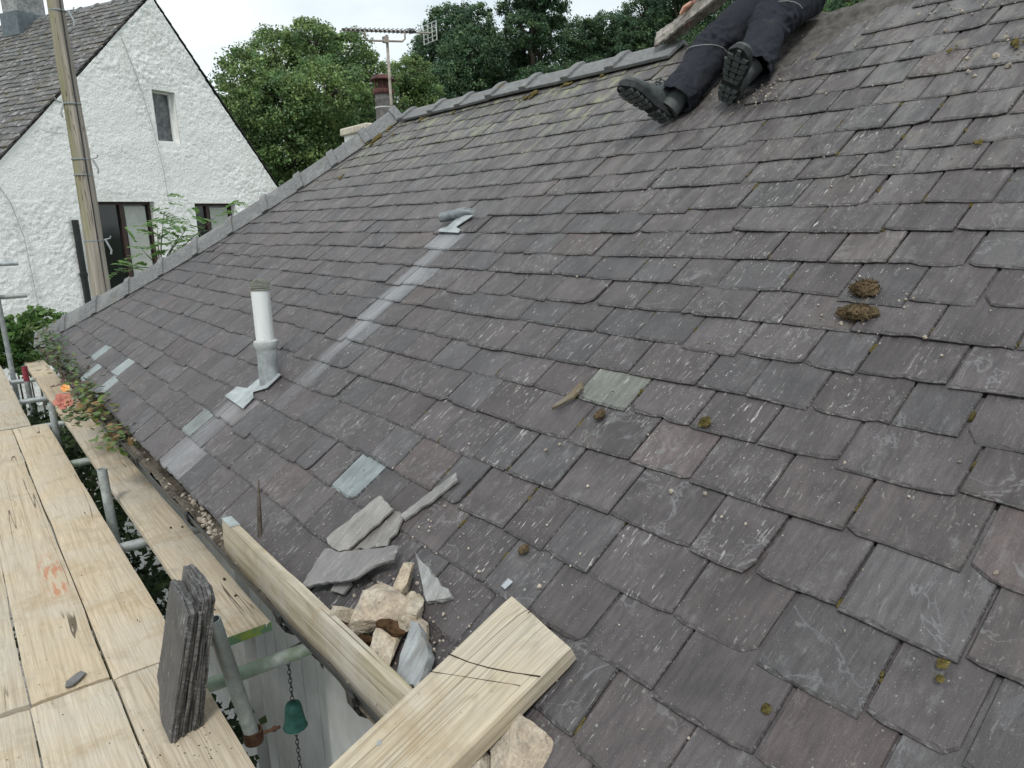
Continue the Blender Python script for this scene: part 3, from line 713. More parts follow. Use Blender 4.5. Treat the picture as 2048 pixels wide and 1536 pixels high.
# chimney behind the hip, with pot and red cowl
CD = 7.35
cb = at(752, 262, CD); ch = MB(); ang = math.radians(0)
ch.box((cb[0]+.05, cb[1]+.05, (cb[2]-.9+cb[2]-.03)/2), (.24, .24, .46)); chim = ch.build('chimney', m_white, cottage)
cs = MB(); cs.box((cb[0]+.05, cb[1]+.05, cb[2]+.008), (.27, .27, .034)); under(cs.build('capping', m_cream, None, bevel=.012), chim)
fb = at(771, 246, CD+.05); pt = MB()
pt.lathe((fb[0], fb[1], cb[2]+.04), [(.080, 0), (.086, .05), (.082, .22), (.089, .235), (.089, .25), (.082, .255), (.080, .30)], 22); under(pt.build('pot', m_pot, None, True), chim)
zt = cb[2]+.04
cw = MB(); cw.lathe((fb[0], fb[1], zt), [(.078, .29), (.098, .295), (.102, .315), (.097, .335), (.05, .34), (.05, .40)], 22)
cw.lathe((fb[0], fb[1], zt), [(.108, .412), (.112, .42), (.094, .445), (.055, .462), (.02, .47), (.0, .47)], 22); cw.lathe((fb[0], fb[1], zt), [(.122, .412), (.0, .43)], 22)
for k in range(6): a = k*math.pi/3; cw.tube([(fb[0]+.075*math.cos(a), fb[1]+.075*math.sin(a), zt+.335), (fb[0]+.08*math.cos(a), fb[1]+.08*math.sin(a), zt+.418)], .008, 6)
under(cw.build('cowl', m_terra, None, True), chim)
bd = MB(); bd.lathe((fb[0], fb[1], zt), [(.0835, .165), (.088, .167), (.088, .178), (.0835, .18)], 22); under(bd.build('band', m_alu, None, True), chim)

# TV aerial on its mast
ab = at(785, 246, 7.2); atp = at(770.5, 70, 7.2); atp = np.array([ab[0], ab[1], atp[2]])
aer = empty('tv_aerial', ab, 'long comb-like television aerial on a rusty mast beside the chimney pot', 'aerial')
ms_ = MB(); ms_.tube([ab+[0.0, 0, -.25], ab+[-.01, 0, .02], ab+[0, 0, .12], atp], .013, 10); m_mast = simple('rusty_mast', (.33, .29, .25), .6, .4, .35, 25, .3); mast = ms_.build('mast', m_mast, aer, True)
bl, br_ = at(684, 60, 7.0), at(860, 66, 7.4);  bd_ = unit(br_-bl)
bo = MB(); bo.tube([bl, br_], .0085, 8); bo.build('boom', m_mast, aer, True)
pe = unit(np.cross(bd_, [0, 0, 1])); 
for k in range(17):
    e = MB(); c = bl + (br_-bl)*(k+.3)/20; hl = .075+.002*k; e.tube([c-pe*hl+[0, 0, .008], c+pe*hl+[0, 0, .008]], .0042, 6); e.build('director_rod', m_alu, aer)
    b_ = MB(); b_.box(c+[0, 0, .004], (.012, .010, .010)); b_.build('rod_clip', m_black, aer)
cr = MB(); mid_ = np.array([*(bl+(br_-bl)*.47)[:2], atp[2]]); x1 = mid_-bd_*.20; x2 = mid_+bd_*.20
cr.tube([x1+[0, 0, .04], x1+[0, 0, -.03], x1+bd_*.03+[0, 0, -.055], x2-bd_*.03+[0, 0, -.055], x2+[0, 0, -.03], x2+[0, 0, .04]], .009, 8); cr.build('cradle', m_mast, aer, True)
cl_ = MB(); cl_.box(mid_+[0, 0, -.045], (.022, .022, .025)); cl_.build('mast_clamp', m_mast, aer)
jb = MB(); jb.box(br_-bd_*.20+[0, 0, .012], (.028, .02, .018)); jb.build('junction_box', m_black, aer)
rf_ = MB(); c0 = br_+bd_*.0
for k in range(5): z = -.08+.04*k; rf_.tube([c0-pe*.12+[0, 0, z], c0+pe*.12+[0, 0, z]], .0045, 6)
for k in (-1, -.33, .33, 1): rf_.tube([c0+pe*.12*k+[0, 0, -.08], c0+pe*.12*k+[0, 0, .08]], .0045, 6)
rf_.build('reflector', m_alu, aer)

# ------------------------------------------------------------------ white neighbouring house
HA = math.radians(27); HG = np.array([math.cos(HA), math.sin(HA), 0]); HNm = np.array([-math.sin(HA), math.cos(HA), 0]); HK = 11.146
def HP(u, dpt, z): return HG*u + HNm*(HK+dpt) + np.array([0, 0, z])
UA, ZA = 9.654, 3.777; ZEV = .15
SL_L, SL_R = (3.777-.981)/(9.654-6.711), (3.777-.70)/(12.24-9.654)
UL = UA-(ZA-ZEV)/SL_L; UR = UA+(ZA-ZEV)/SL_R; HD = 9.0
house = empty('white_house', HP(UA, 0, GZ), 'white roughcast house with a steep slate gable behind the pole', 'house')
openings = [(9.43, 9.90, 1.42, 2.275), (8.10, 9.17, -1.6, .41), (10.03, 11.02, -1.0, .38)]
def gable_wall():
    us = sorted(set(np.round(np.concatenate([np.arange(UL, UR, .024)] + [[o[0], o[1]] for o in openings]), 4))); us = [u for i, u in enumerate(us) if i == 0 or u-us[i-1] > .004]
    zs = sorted(set(np.round(np.concatenate([np.arange(-2.6, ZA, .024)] + [[o[2], o[3]] for o in openings]), 4)))
    us = np.array(us); zs = np.array(zs)
    A, B = np.meshgrid(us, zs, indexing='ij'); lim = np.where(A < UA, ZA-(UA-A)*SL_L, ZA-(A-UA)*SL_R)
    Bc = np.minimum(B, lim-.01)
    Pn = np.stack([A.ravel()*4.0+Bc.ravel()*1.2, Bc.ravel()*5.2, np.zeros(A.size)], 1)
    nn = fbm(Pn+7+.5*np.stack([fbm(Pn, 2, 31), fbm(Pn, 2, 47), np.zeros(A.size)], 1), 3, 5); n2 = 1-np.abs(fbm(Pn*2.6, 4, 9, .62))*2; n3 = fbm(Pn*9, 2, 77)
    pat = np.clip(fbm(Pn*.22, 3, 61)*1.6+.75, .25, 1.25); dd = (.007*nn + .011*n2 + .008*n3)*pat + .02*fbm(Pn*.3, 2, 71)
    for o in openings:
        dist = np.maximum(np.maximum(o[0]-A, A-o[1]), np.maximum(o[2]-B, B-o[3])).ravel(); dd = dd*np.clip(dist/.16, .12, 1)
    V = HG*A.ravel()[:, None] + HNm*(HK-dd)[:, None] + np.array([0, 0, 1.0])*Bc.ravel()[:, None]
    nz = len(zs); q = []
    ac = (us[:-1]+us[1:])/2; bc = (zs[:-1]+zs[1:])/2
    for i in range(len(us)-1):
        l0 = max(ZA-(abs(UA-us[i]))*(SL_L if us[i] < UA else SL_R), ZA-(abs(UA-us[i+1]))*(SL_L if us[i+1] < UA else SL_R))
        for j in range(nz-1):
            if zs[j] > l0: continue
            if any(o[0] < ac[i] < o[1] and o[2] < bc[j] < o[3] for o in openings): continue
            q.append((i*nz+j, (i+1)*nz+j, (i+1)*nz+j+1, i*nz+j+1))
    return V, q
V, q = gable_wall(); keep(obj('gable_wall', mesh_quads('gable_wall', V, q, m_render, smooth=True)), house)
# object-space coords for the render colour follow the gable (u, -, z): keep world coords
hw = MB()
def hbox(u0, u1, d0, d1, z0, z1): 
    p = [HP(u, d, z) for u in (u0, u1) for d in (d0, d1) for z in (z0, z1)]; hw.add(p, [(0, 1, 3, 2), (4, 6, 7, 5), (0, 4, 5, 1), (2, 3, 7, 6), (0, 2, 6, 4), (1, 5, 7, 3)])
hbox(UL+.12, UL+.30, .03, HD-.05, GZ, ZEV); hbox(UR-.30, UR-.12, .03, HD-.05, GZ, ZEV); hbox(UL+.3, UR-.3, HD-.2, HD-.05, GZ, ZEV)
hbox(UL+.12, UR-.12, .06, .12, GZ, -2.55)
hw.build('side_wall', m_white, house)
for (u0, u1, z0, z1) in openings:
    rv = MB()
    for (a, b, c, d) in ((u0-.06, u0, z0-.06, z1+.06), (u1, u1+.06, z0-.06, z1+.06), (u0, u1, z1, z1+.06), (u0, u1, z0-.06, z0)):
        p = [HP(u, dd, z) for u in (a, b) for dd in (.012, .30) for z in (c, d)]; rv.add(p, [(0, 1, 3, 2), (4, 6, 7, 5), (0, 4, 5, 1), (2, 3, 7, 6), (0, 2, 6, 4), (1, 5, 7, 3)])
    rv.build('reveal', m_white, house)
def hb(m, u0, u1, d0, d1, z0, z1):
    p = [HP(u, d, z) for u in (u0, u1) for d in (d0, d1) for z in (z0, z1)]
    return m.add(p, [(0, 1, 3, 2), (4, 6, 7, 5), (0, 4, 5, 1), (2, 3, 7, 6), (0, 2, 6, 4), (1, 5, 7, 3)])
def window(u0, u1, z0, z1, frame, mulls, blind=None, fw=.045):
    m = MB(); d0, d1 = .12, .18
    hb(m, u0, u0+fw, d0, d1, z0, z1); hb(m, u1-fw, u1, d0, d1, z0, z1); hb(m, u0+fw, u1-fw, d0, d1, z1-fw, z1); hb(m, u0+fw, u1-fw, d0, d1, z0, z0+fw)
    win = m.build('window', frame, house)
    edges = [u0+fw] + list(mulls) + [u1-fw]
    for k in range(len(edges)-1):
        g = MB(); hb(g, edges[k]+.001, edges[k+1]-.001, .15, .156, z0+fw, z1-fw); under(g.build('pane', m_glass), win)
    for u in mulls:
        g = MB(); hb(g, u-.035, u+.035, .11, .185, z0+fw, z1-fw); under(g.build('mullion', frame), win)
    g = MB(); hb(g, u0-.03, u1+.03, .03, .22, z0-.05, z0-.001); under(g.build('sill', m_white if frame is not m_frame else m_frame, None), win)
    if blind:
        g = MB(); hb(g, blind[0], blind[1], .142, .147, z0+fw+.02, z1-fw-.03); under(g.build('blind', m_curtain), win)
    return win
m_oldglass = Mat('dusty_glass', .25, .5); n = m_oldglass.noise(m_oldglass.coord(), 9, 6, .65); m_oldglass.color(m_oldglass.mix(m_oldglass.step(n, .35, .7), (.045, .05, .055), (.15, .16, .165))); m_oldglass = m_oldglass.m
wn_ = window(9.43, 9.90, 1.42, 2.275, m_white, [], None, .035)
for c in wn_.children:
    if c.name.startswith('pane'): c.data.materials[0] = m_oldglass
window(8.10, 9.17, -1.6, .41, m_frame, [8.60], (8.68, 9.08))
window(10.03, 11.02, -1.0, .38, m_frame, [10.42], (10.50, 10.93))
# roof of the house: decks, left slope laid with slates
OV = .02
hr = MB(); th = .022
for side, sl_, ue in ((-1, SL_L, UL-.35), (1, SL_R, UR+.25)):
    ze = ZA-abs(UA-ue)*sl_
    p = [HP(UA, .03, ZA+.01), HP(ue, .03, ze+.01), HP(ue, HD, ze+.01), HP(UA, HD, ZA+.01)]
    hr.add(p + [a-np.array([0, 0, th]) for a in p], [(0, 1, 2, 3), (7, 6, 5, 4), (0, 4, 5, 1), (1, 5, 6, 2), (2, 6, 7, 3)])
hroof = hr.build('roof', m_deck, house)
bl_ = math.atan(SL_L); TL_ = HG*math.cos(bl_)+np.array([0, 0, math.sin(bl_)]); NL_ = -HG*math.sin(bl_)+np.array([0, 0, math.cos(bl_)])
LS = (UA-UL+.35)/math.cos(bl_); O_ = HP(UL-.35, 0, ZA-(UA-UL+.35)*SL_L+.012)
HF = Frame(O_, TL_, HNm, NL_); r = random.Random(77); items = []; s = 0; prevj = []; gg = .215
while s < LS-.05:
    y = -OV; js = []; g = gg
    while y < HD-.05:
        wd = r.gauss(.27, .05); wd = min(max(wd, .17), .4)
        b = r.uniform(.85, 1.35); c = r.choice(((.10, .095, .10), (.12, .115, .115), (.15, .15, .145), (.10, .105, .10), (.13, .118, .115)))
        V, Fc, Tn, RC = slate_geo(HF, s+r.gauss(0, .010), y+.003, wd-.008, min(g*1.7, LS-s), tuple(x*b*.62 for x in c), .034+r.uniform(0, .008), .024, r, None, .013, 1.6)
        items.append((px_area(V)*(1 if y < 6 else .0), V, Fc, Tn, RC)); y += wd
    s += g; gg = max(.13, gg*.972)
place_slates(items, hroof, m_hslate, 296, 'slate_field')
# moss lumps on the old slates
spots = []; sizes = []
V = []; Fc = []
for _ in range(240):
    s, y = r.uniform(.2, LS), r.uniform(0, 6)
    if fbm([[s*1.1, y*1.1, 4]], 3, 12)[0] < .0: continue
    G, q = stone_geo((1, 1, 1), r, 1, 0, .4); b = len(V); sz = r.uniform(.02, .06)
    V += (HF.P(s, y, .03) + G@np.stack([TL_*sz, HNm*sz*1.3, NL_*sz*.5], 1).T).tolist(); Fc += [[i+b for i in f] for f in q]
keep(tag(obj('moss', mesh('moss', V, Fc, m_moss, True)), kind='stuff'), hroof)
# right verge slates and ridge
rv = MB(); rb = math.atan(SL_R); k = 0; TRr = -HG*math.cos(rb)+np.array([0, 0, math.sin(rb)]); NRr = HG*math.sin(rb)+np.array([0, 0, math.cos(rb)])
LR = (UR+.25-UA)/math.cos(rb); OR_ = HP(UR+.25, 0, ZA-(UR+.25-UA)*SL_R+.012)
for k in range(int(LR/.2)):
    m = MB(); c = OR_+TRr*(k*.2+.16)+HNm*(.12-OV)+NRr*.02; m.box(c, (.165, .12, .007), np.stack([unit(TRr-NRr*.06), HNm, NRr], 1)); m.build('verge_slate', m_hslate, hroof)
for k in range(20):
    P0 = HP(UA, -OV+k*.45, ZA+.02); P1 = HP(UA, -OV+.44+k*.45, ZA+.02); angle_tile('ridge_tile', P0, P1, -TL_, -TRr, .15, hroof, m_tile)
# house chimney with lead flashing on the left slope
d = ray(63, 50); tt = ((O_-0)@NL_)/(d@NL_); cp = d*tt
hc = MB(); hc.box(cp+np.array([0, 0, .75])+HNm*.15, (.26, .22, 1.1), np.stack([HG, HNm, [0, 0, 1]], 1)); hch = hc.build('chimney', m_grey_stone, house)
fl = MB(); fl.box(cp+np.array([0, 0, -.02])+HNm*.15-HG*.02, (.29, .25, .20), np.stack([HG, HNm, [0, 0, 1]], 1)); under(fl.build('flashing', simple('dark_lead', (.11, .135, .15), .6, .4), None), hch)
# soil pipe and thin cable on the gable
p0 = HP(7.64, -.055, .13); sp = MB(); sp.ring_tube(HP(7.64, -.055, GZ), p0, .05, .043, 16); spo = sp.build('soil_pipe', m_black, house, True)
s2 = MB(); s2.lathe(HP(7.64, -.055, -.72), [(.05, -.03), (.060, -.025), (.060, .035), (.05, .04)], 16); under(s2.build('socket', m_black, None, True), spo)
cb_ = MB(); cb_.tube([HP(8.93, -.04, 3.03), HP(9.12, -.04, 2.5), HP(9.30, -.045, 1.7), HP(9.38, -.045, 1.2), HP(9.42, -.045, .9), HP(9.44, -.04, .42)], .007, 5); cb_.build('cable', m_greyplastic, house, True)
cb_ = MB(); cb_.tube([HP(6.55, -.04, .72), HP(6.72, -.05, .38), HP(6.82, -.05, -.1), HP(6.86, -.05, -1.4)], .008, 5); cb_.build('cable', m_greyplastic, house, True)

# ------------------------------------------------------------------ telegraph pole
PX, PY = 1.53, 10.29
pole = empty('utility_pole', (PX, PY, GZ), 'tall weathered wooden utility pole with green stains and step irons', 'pole')
V = MB(); V.tube([(.008*math.sin(z*1.9), .008*math.cos(z*1.3), z) for z in np.linspace(0, 8.2, 60)], [.131-.0078*z+.003*vn1(z*2.3, 1, 1) for z in np.linspace(0, 8.2, 60)], 24); shaft = V.build('shaft', m_pole, None, True); shaft.parent = pole
def polep(z): return at(158, 300, 10.4)
for k, z in enumerate((-.15, .62, .80, 1.42, 2.42)):
    m = MB(); rz_ = .131-.0078*(z-GZ); m.ring_tube((0, 0, z-GZ-.007), (0, 0, z-GZ+.007), rz_+.006, rz_-.006, 20); o = m.build('band', m_galvd, None, True); o.parent = pole
    if k in (0, 2, 3, 4):
        sd_ = -1 if k % 2 else 1; m = MB(); b0 = np.array([sd_*(rz_-.01), -.03, z-GZ]); m.tube([b0, b0+[sd_*.08, -.02, .02], b0+[sd_*.09, -.02, .05]], .009, 6); m.tube([b0+[.02*sd_, -.06, 0], b0+[.06*sd_, -.10, -.12], b0+[.05*sd_, -.10, -.17]], .012, 6); o = m.build('step_iron', m_galvd, None, True); o.parent = pole
m = MB(); m.tube([(.03, -(.131-.0078*z)+.004, z) for z in np.linspace(0.2, 8.1, 16)], .008, 6); o = m.build('cable', m_black, None, True); o.parent = pole

# ------------------------------------------------------------------ scaffold boards
def board(name, x0, x1, y0, y1, ztop, label, mat=None, hoop=None, tilt=0.0, seed=0, group='scaffold boards'):
    r = random.Random(seed); L = y1-y0; W = x1-x0; th = .038; nx, ny = 8, 60; V = []; bw = r.uniform(-.003, .003); cup = r.uniform(-.003, .002)
    for top in (1, 0):
        for j in range(ny+1):
            for i in range(nx+1):
                u = i/nx*2-1; y = -L/2+L*j/ny
                ed = .004 if (i in (0, nx)) else 0
                ex = .0025*vn1(y*3+seed, u*3, 1)
                z = (0 if top else -th) + cup*u*u + bw*math.sin(y*1.1+seed) - (ed if top else -ed)*(1) + .0012*vn1(y*9+seed, u*2, 4)
                xx = u*W/2 + (ex if i in (0, nx) else 0)
                if j in (0, ny): z -= .002 if top else -.002
                V.append((xx, y + (r.gauss(0, .0008) if j in (0, ny) else 0), z))
    n1 = (nx+1)*(ny+1); Fc = []
    for j in range(ny):
        for i in range(nx):
            a = j*(nx+1)+i; Fc.append((a, a+1, a+nx+2, a+nx+1)); Fc.append((n1+a, n1+a+nx+1, n1+a+nx+2, n1+a+1))
    for j in range(ny):
        a = j*(nx+1); Fc.append((a, a+nx+1, n1+a+nx+1, n1+a)); a += nx; Fc.append((a+nx+1, a, n1+a, n1+a+nx+1))
    for i in range(nx):
        Fc.append((i+1, i, n1+i, n1+i+1)); a = ny*(nx+1)+i; Fc.append((a, a+1, n1+a+1, n1+a))
    root = empty(name, ((x0+x1)/2, (y0+y1)/2, ztop), label, 'board', group); root.rotation_euler = (0, 0, tilt)
    o = obj('timber', mesh('timber', V, Fc, mat or m_wood, True)); o.parent = root
    md = o.modifiers.new('es', 'EDGE_SPLIT'); md.split_angle = math.radians(40)
    if hoop:
        for e in hoop:
            m = MB(); sg = -1 if e == 'near' else 1
            m.box((0, sg*(L/2+.0015), -th/2), (W/2+.002, .0012, th/2-.002)); h = m.build('end_band', m_hoop, None); h.parent = root
    return root
M = Mat('painted_hoop', .6, .4); v = M.coord(); n = M.noise(v, 18, 4, .6); M.color(M.mix(M.step(n, .42, .55), (.20, .27, .05), (.09, .17, .10))).bump(n, .3, .003); m_hoop = M.m
ZB = -1.429
board('scaffold_board', -.226, -.006, 2.51, 6.42, ZB, 'leftmost far scaffold board, cut by the left edge, beyond the board joint', seed=1)
board('scaffold_board', .0, .219, 2.505, 6.40, ZB+.001, 'far scaffold board with a reddish stain, second from the left', mat=m_wood_red, seed=2)
board('scaffold_board', .2275, .445, 2.485, 6.39, ZB, 'yellowish far scaffold board beside the scaffold uprights', seed=3)
board('scaffold_board', -.228, -.008, -1.42, 2.49, ZB-.002, 'near scaffold board in the bottom left corner', seed=4)
board('scaffold_board', -.002, .219, -1.42, 2.485, ZB, 'near scaffold board with a long split, middle of the bottom left', seed=5)
board('scaffold_board', .229, .447, -1.44, 2.468, ZB+.001, 'whitish near scaffold board carrying the upright slate stack', seed=6)
board('scaffold_board', -.1, .12, 6.44, 10.34, ZB, 'distant left scaffold board by the far uprights', seed=7)
board('scaffold_board', .13, .345, 6.43, 10.3, ZB-.001, 'distant middle scaffold board leading to the rose bush', seed=8, group='scaffold boards')
board('scaffold_board', .558, .745, 2.474, 6.36, ZB+.004, 'inner scaffold board with a green metal end, next to the gutter', seed=9, hoop=('near',))
board('scaffold_board', .56, .75, 6.40, 10.2, ZB+.004, 'distant inner scaffold board below the roses', seed=10)
# red paint smears on the second board
# scaffold frame
sc = empty('scaffold', (.5, 4, GZ), 'galvanised scaffold tubes with short uprights beside the boards', 'scaffold')
for (x, y, zt, tx, mt) in ((.487, 2.2, -1.193, .038, m_galv), (.497, 4.22, -1.235, .02, m_galv), (.495, 6.42, -1.285, .0, m_galv), (.485, 8.4, -1.28, 0, m_galvd)):
    m = MB(); top = np.array([x, y, zt]); botm = np.array([x+tx*(zt-GZ)*.9, y, GZ+.02 if y > 3 else -1.66]); m.ring_tube(botm, top, .0242, .0205, 20); st_ = m.build('standard', mt, sc, True)
    if y < 3:
        es = st_.modifiers.new('es', 'EDGE_SPLIT')
        b = MB(); b.ring_tube(botm+[0, 0, -.01], botm+[0, 0, .035], .031, .0245, 14); b.lathe(botm+[.025, -.01, .015], [(.006, 0), (.006, .035), (.010, .035), (.010, .047), (.006, .047), (.006, .06), (0, .06)], 8, (1, -.35, .15)); b.build('coupler', m_rust, sc, bevel=.003)
rr_ = MB(); rr_.lathe((.485, 8.4, -1.43), [(.0255, .0), (.0255, .15)], 16)
m_red = simple('red_paint', (.22, .035, .05), .6, .3, .5, 40, .1); rr_.build('red_mark', m_red, sc, True)
for k, y in enumerate((2.335, 3.72, 5.36, 6.58, 7.7, 8.8)):
    m = MB(); m.ring_tube((-.8, y+.05, ZB-.066), (.90 if k else 1.0, y-.02, ZB-.064), .0242, .0205, 16); m.build('transom', m_galvg if k in (0, 2) else m_galv, sc, True)
for x in (-.55,):
    m = MB(); m.ring_tube((x, -2, ZB-.115), (x, 10.3, ZB-.115), .0242, .0205, 16); m.build('ledger', m_galv, sc, True)
m = MB(); m.ring_tube((.42, 9.0, GZ), (.405, 9.0, -.55), .0242, .0205, 14); m.build('standard', m_galvd, sc, True)
m = MB(); m.ring_tube((-1.2, 9.06, -.655), (.661, 9.06, -.655), .0242, .0205, 14); m.build('guard_rail', m_galv, sc, True)
m = MB(); m.ring_tube((-1.2, 9.06, -.325), (.635, 9.06, -.325), .0242, .0205, 14); m.build('guard_rail', m_galv, sc, True)

# ------------------------------------------------------------------ upright stack of slates leaning on the tube
SN = ['frontmost', 'second', 'third', 'fourth', 'fifth', 'sixth', 'seventh', 'eighth', 'rearmost']
r = random.Random(14); xb = .290
m_oldslate = m_slate
for k in range(9):
    t = r.uniform(.007, .012); hgt = .395 + (.03 if k > 3 else 0) + r.uniform(-.012, .012); wd = .205+r.uniform(-.012, .012); y0 = 2.015+r.uniform(-.008, .008)+k*.004
    lean = math.atan2(.105-k*.002, hgt); U = np.array([math.sin(lean), 0, math.cos(lean)]); Nn = np.array([-math.cos(lean), 0, math.sin(lean)])
    fr = Frame(np.array([xb+t, 0, ZB+.003]), U, RY, Nn)
    nb = 7; O = []
    for i in range(nb):      # bottom edge, far corner trimmed
        f_ = i/(nb-1); O.append((max(0, (f_-.55))*r.uniform(.09, .14)/.45*.9 + r.uniform(0, .006), y0+wd*f_))
    for i in range(1, 7): O.append((.05+(hgt-.05)*i/7, y0+wd+r.gauss(0, .0025)))
    for i in range(6): O.append((hgt-r.uniform(0, .012) - (.018 if i == 5 else 0), y0+wd*(1-i/5)))
    for i in range(6, 0, -1): O.append(((hgt)*i/7, y0+r.gauss(0, .003)))
    n = len(O); cen = (hgt/2, y0+wd/2)
    V = []; RC = []; e = .975
    for sc_, hh in ((.985, 0), (1, t*.35), (1, t*.7), (e, t)):
        for s, y in O:
            s2, y2 = cen[0]+(s-cen[0])*(1-(1-sc_)*.5), cen[1]+(y-cen[1])*sc_
            V.append(fr.P(s2+(r.gauss(0, .0012) if hh < t else 0), y2+(r.gauss(0, .0016) if hh < t else 0), hh+.0016*vn1(s*12, y*12, k))); RC.append((s2+k*2.3+.4, y2*.9, k*3.1))
    Fc = [(i*n+j, i*n+(j+1) % n, (i+1)*n+(j+1) % n, (i+1)*n+j) for i in range(3) for j in range(n)] + [tuple(range(3*n, 4*n)), tuple(range(n-1, -1, -1))]
    b = r.uniform(.5, .8); tn = [(.092*b, .088*b, .088*b, 1 if q < n or q >= 3*n else 0) for q in range(4*n)]
    me = mesh('roof_slate', V, Fc, m_slate, False, tn, RC); c0 = np.mean(V, 0)
    for v_ in me.vertices: v_.co = v_.co-Vector(c0)
    o = obj('roof_slate', me); o.location = c0
    lab = {0: 'frontmost smooth dark slate of the upright stack on the near board', 8: 'rearmost slate of the upright stack, touching the scaffold tube'}.get(k, SN[k]+' slate counted from the left in the upright stack')
    tag(o, lab, 'slate', 'upright stack of salvaged slates'); xb += t+.0015

# ------------------------------------------------------------------ planks on the eave
def plank(name, P0, P1, wdir, W, T, label, mat, parentparts=None, seed=0):
    P0 = np.asarray(P0, float); P1 = np.asarray(P1, float); d = unit(P1-P0); L = np.linalg.norm(P1-P0); wd_ = unit(wdir-d*(wdir@d)); nn = np.cross(wd_, d)
    nx, ny, V = 6, 40, []
    for top in (1, 0):
        for j in range(ny+1):
            for i in range(nx+1):
                u = i/nx*2-1; y = L*(j/ny-.5); z = T/2 if top else -T/2
                z += (-.004 if top else .004) if i in (0, nx) else 0; z += (-.002 if top else .002) if j in (0, ny) else 0
                z += .0008*vn1(y*8+seed, u*3, 2)
                V.append((u*W/2+(.0015*vn1(y*7+seed, u*9, 6) if i in (0, nx) else 0), y+(NR.normal()*.0007 if j in (0, ny) else 0), z))
    n1 = (nx+1)*(ny+1); Fc = []
    for j in range(ny):
        for i in range(nx):
            a = j*(nx+1)+i; Fc += [(a, a+1, a+nx+2, a+nx+1), (n1+a, n1+a+nx+1, n1+a+nx+2, n1+a+1)]
        a = j*(nx+1); Fc.append((a, a+nx+1, n1+a+nx+1, n1+a)); a += nx; Fc.append((a+nx+1, a, n1+a, n1+a+nx+1))
    for i in range(nx):
        Fc.append((i+1, i, n1+i, n1+i+1)); a = ny*(nx+1)+i; Fc.append((a, a+1, n1+a+1, n1+a))
    root = empty(name, (P0+P1)/2, label, 'plank')
    root.matrix_world = Matrix(((wd_[0], d[0], nn[0], (P0[0]+P1[0])/2), (wd_[1], d[1], nn[1], (P0[1]+P1[1])/2), (wd_[2], d[2], nn[2], (P0[2]+P1[2])/2), (0, 0, 0, 1)))
    o = obj('timber', mesh('timber', V, Fc, mat, True)); o.parent = root; md = o.modifiers.new('es', 'EDGE_SPLIT'); md.split_angle = math.radians(40)
    return root, L
a0 = np.array([.646, 2.52, -1.074]); a1 = np.array([.646, 1.238, -1.066])
pk, L = plank('edge_plank', a0, a1, np.array([.03, 0, 1.0]), .140, .036, 'narrow board set on edge in the gutter to hold back the rubble', m_wood3, seed=3)
m = MB(); m.box((.071, -L/2+.05, .0), (.0012, .05, .0165)); o = m.build('metal_strap', m_galv, None); o.parent = pk
pw, L = plank('wide_plank', RP(.213, 1.0875, .048), RP(-.75, 1.205, .150), RY*1.0, .222, .045, 'wide pale sawn plank lying down the slope over the eave', m_wood2, seed=8)
# saw cuts across the wide plank
for k, (ya, yb) in enumerate(((.345, .30), (.395, .385))):
    pass
m_cut = simple('saw_kerf', (.03, .022, .015), .9, .1, .3, 40, .2)
kf = MB()
pts = [(.1105, -L/2+.185), (.05, -L/2+.165), (.0, -L/2+.143), (-.06, -L/2+.112), (-.1105, -L/2+.082)]
for (xa, ya), (xb_, yb_) in zip(pts[:-1], pts[1:]):
    c = np.array([(xa+xb_)/2, (ya+yb_)/2, .0222]); dd = unit([xb_-xa, yb_-ya, 0]); kf.box(c, (math.hypot(xb_-xa, yb_-ya)/2+.001, .0010, .0011), np.stack([dd, [-dd[1], dd[0], 0], [0, 0, 1]], 1))
o = kf.build('saw_cut', m_cut, None); o.parent = pw
kf = MB(); dd = unit([.2, .115, 0]); kf.box((.01, -L/2+.168+.012, .0223), (.118, .0004, .0009), np.stack([dd, [-dd[1], dd[0], 0], [0, 0, 1]], 1)); o = kf.build('saw_cut', m_cut, None); o.parent = pw
for (xx, yy) in ((-.02, -L/2+.53), (.06, -L/2+.40)):
    m = MB(); m.lathe((xx, yy, .0222), [(.006, 0), (.006, .0012), (0, .0014)], 10); o = m.build('nail_head', m_galv, None); o.parent = pw
# thin wooden stake standing behind the edge board
stk = MB(); stk.tube([(.703, 2.352, -1.075), (.712, 2.352, -.95), (.722, 2.352, -.835)], [.0085, .008, .0025], 6)
o = stk.build('wooden_stake', simple('weathered_stick', (.10, .085, .07), .9, .15, .3, 60, .5)); tag(o, 'thin grey stake standing upright behind the edge board', 'stake')

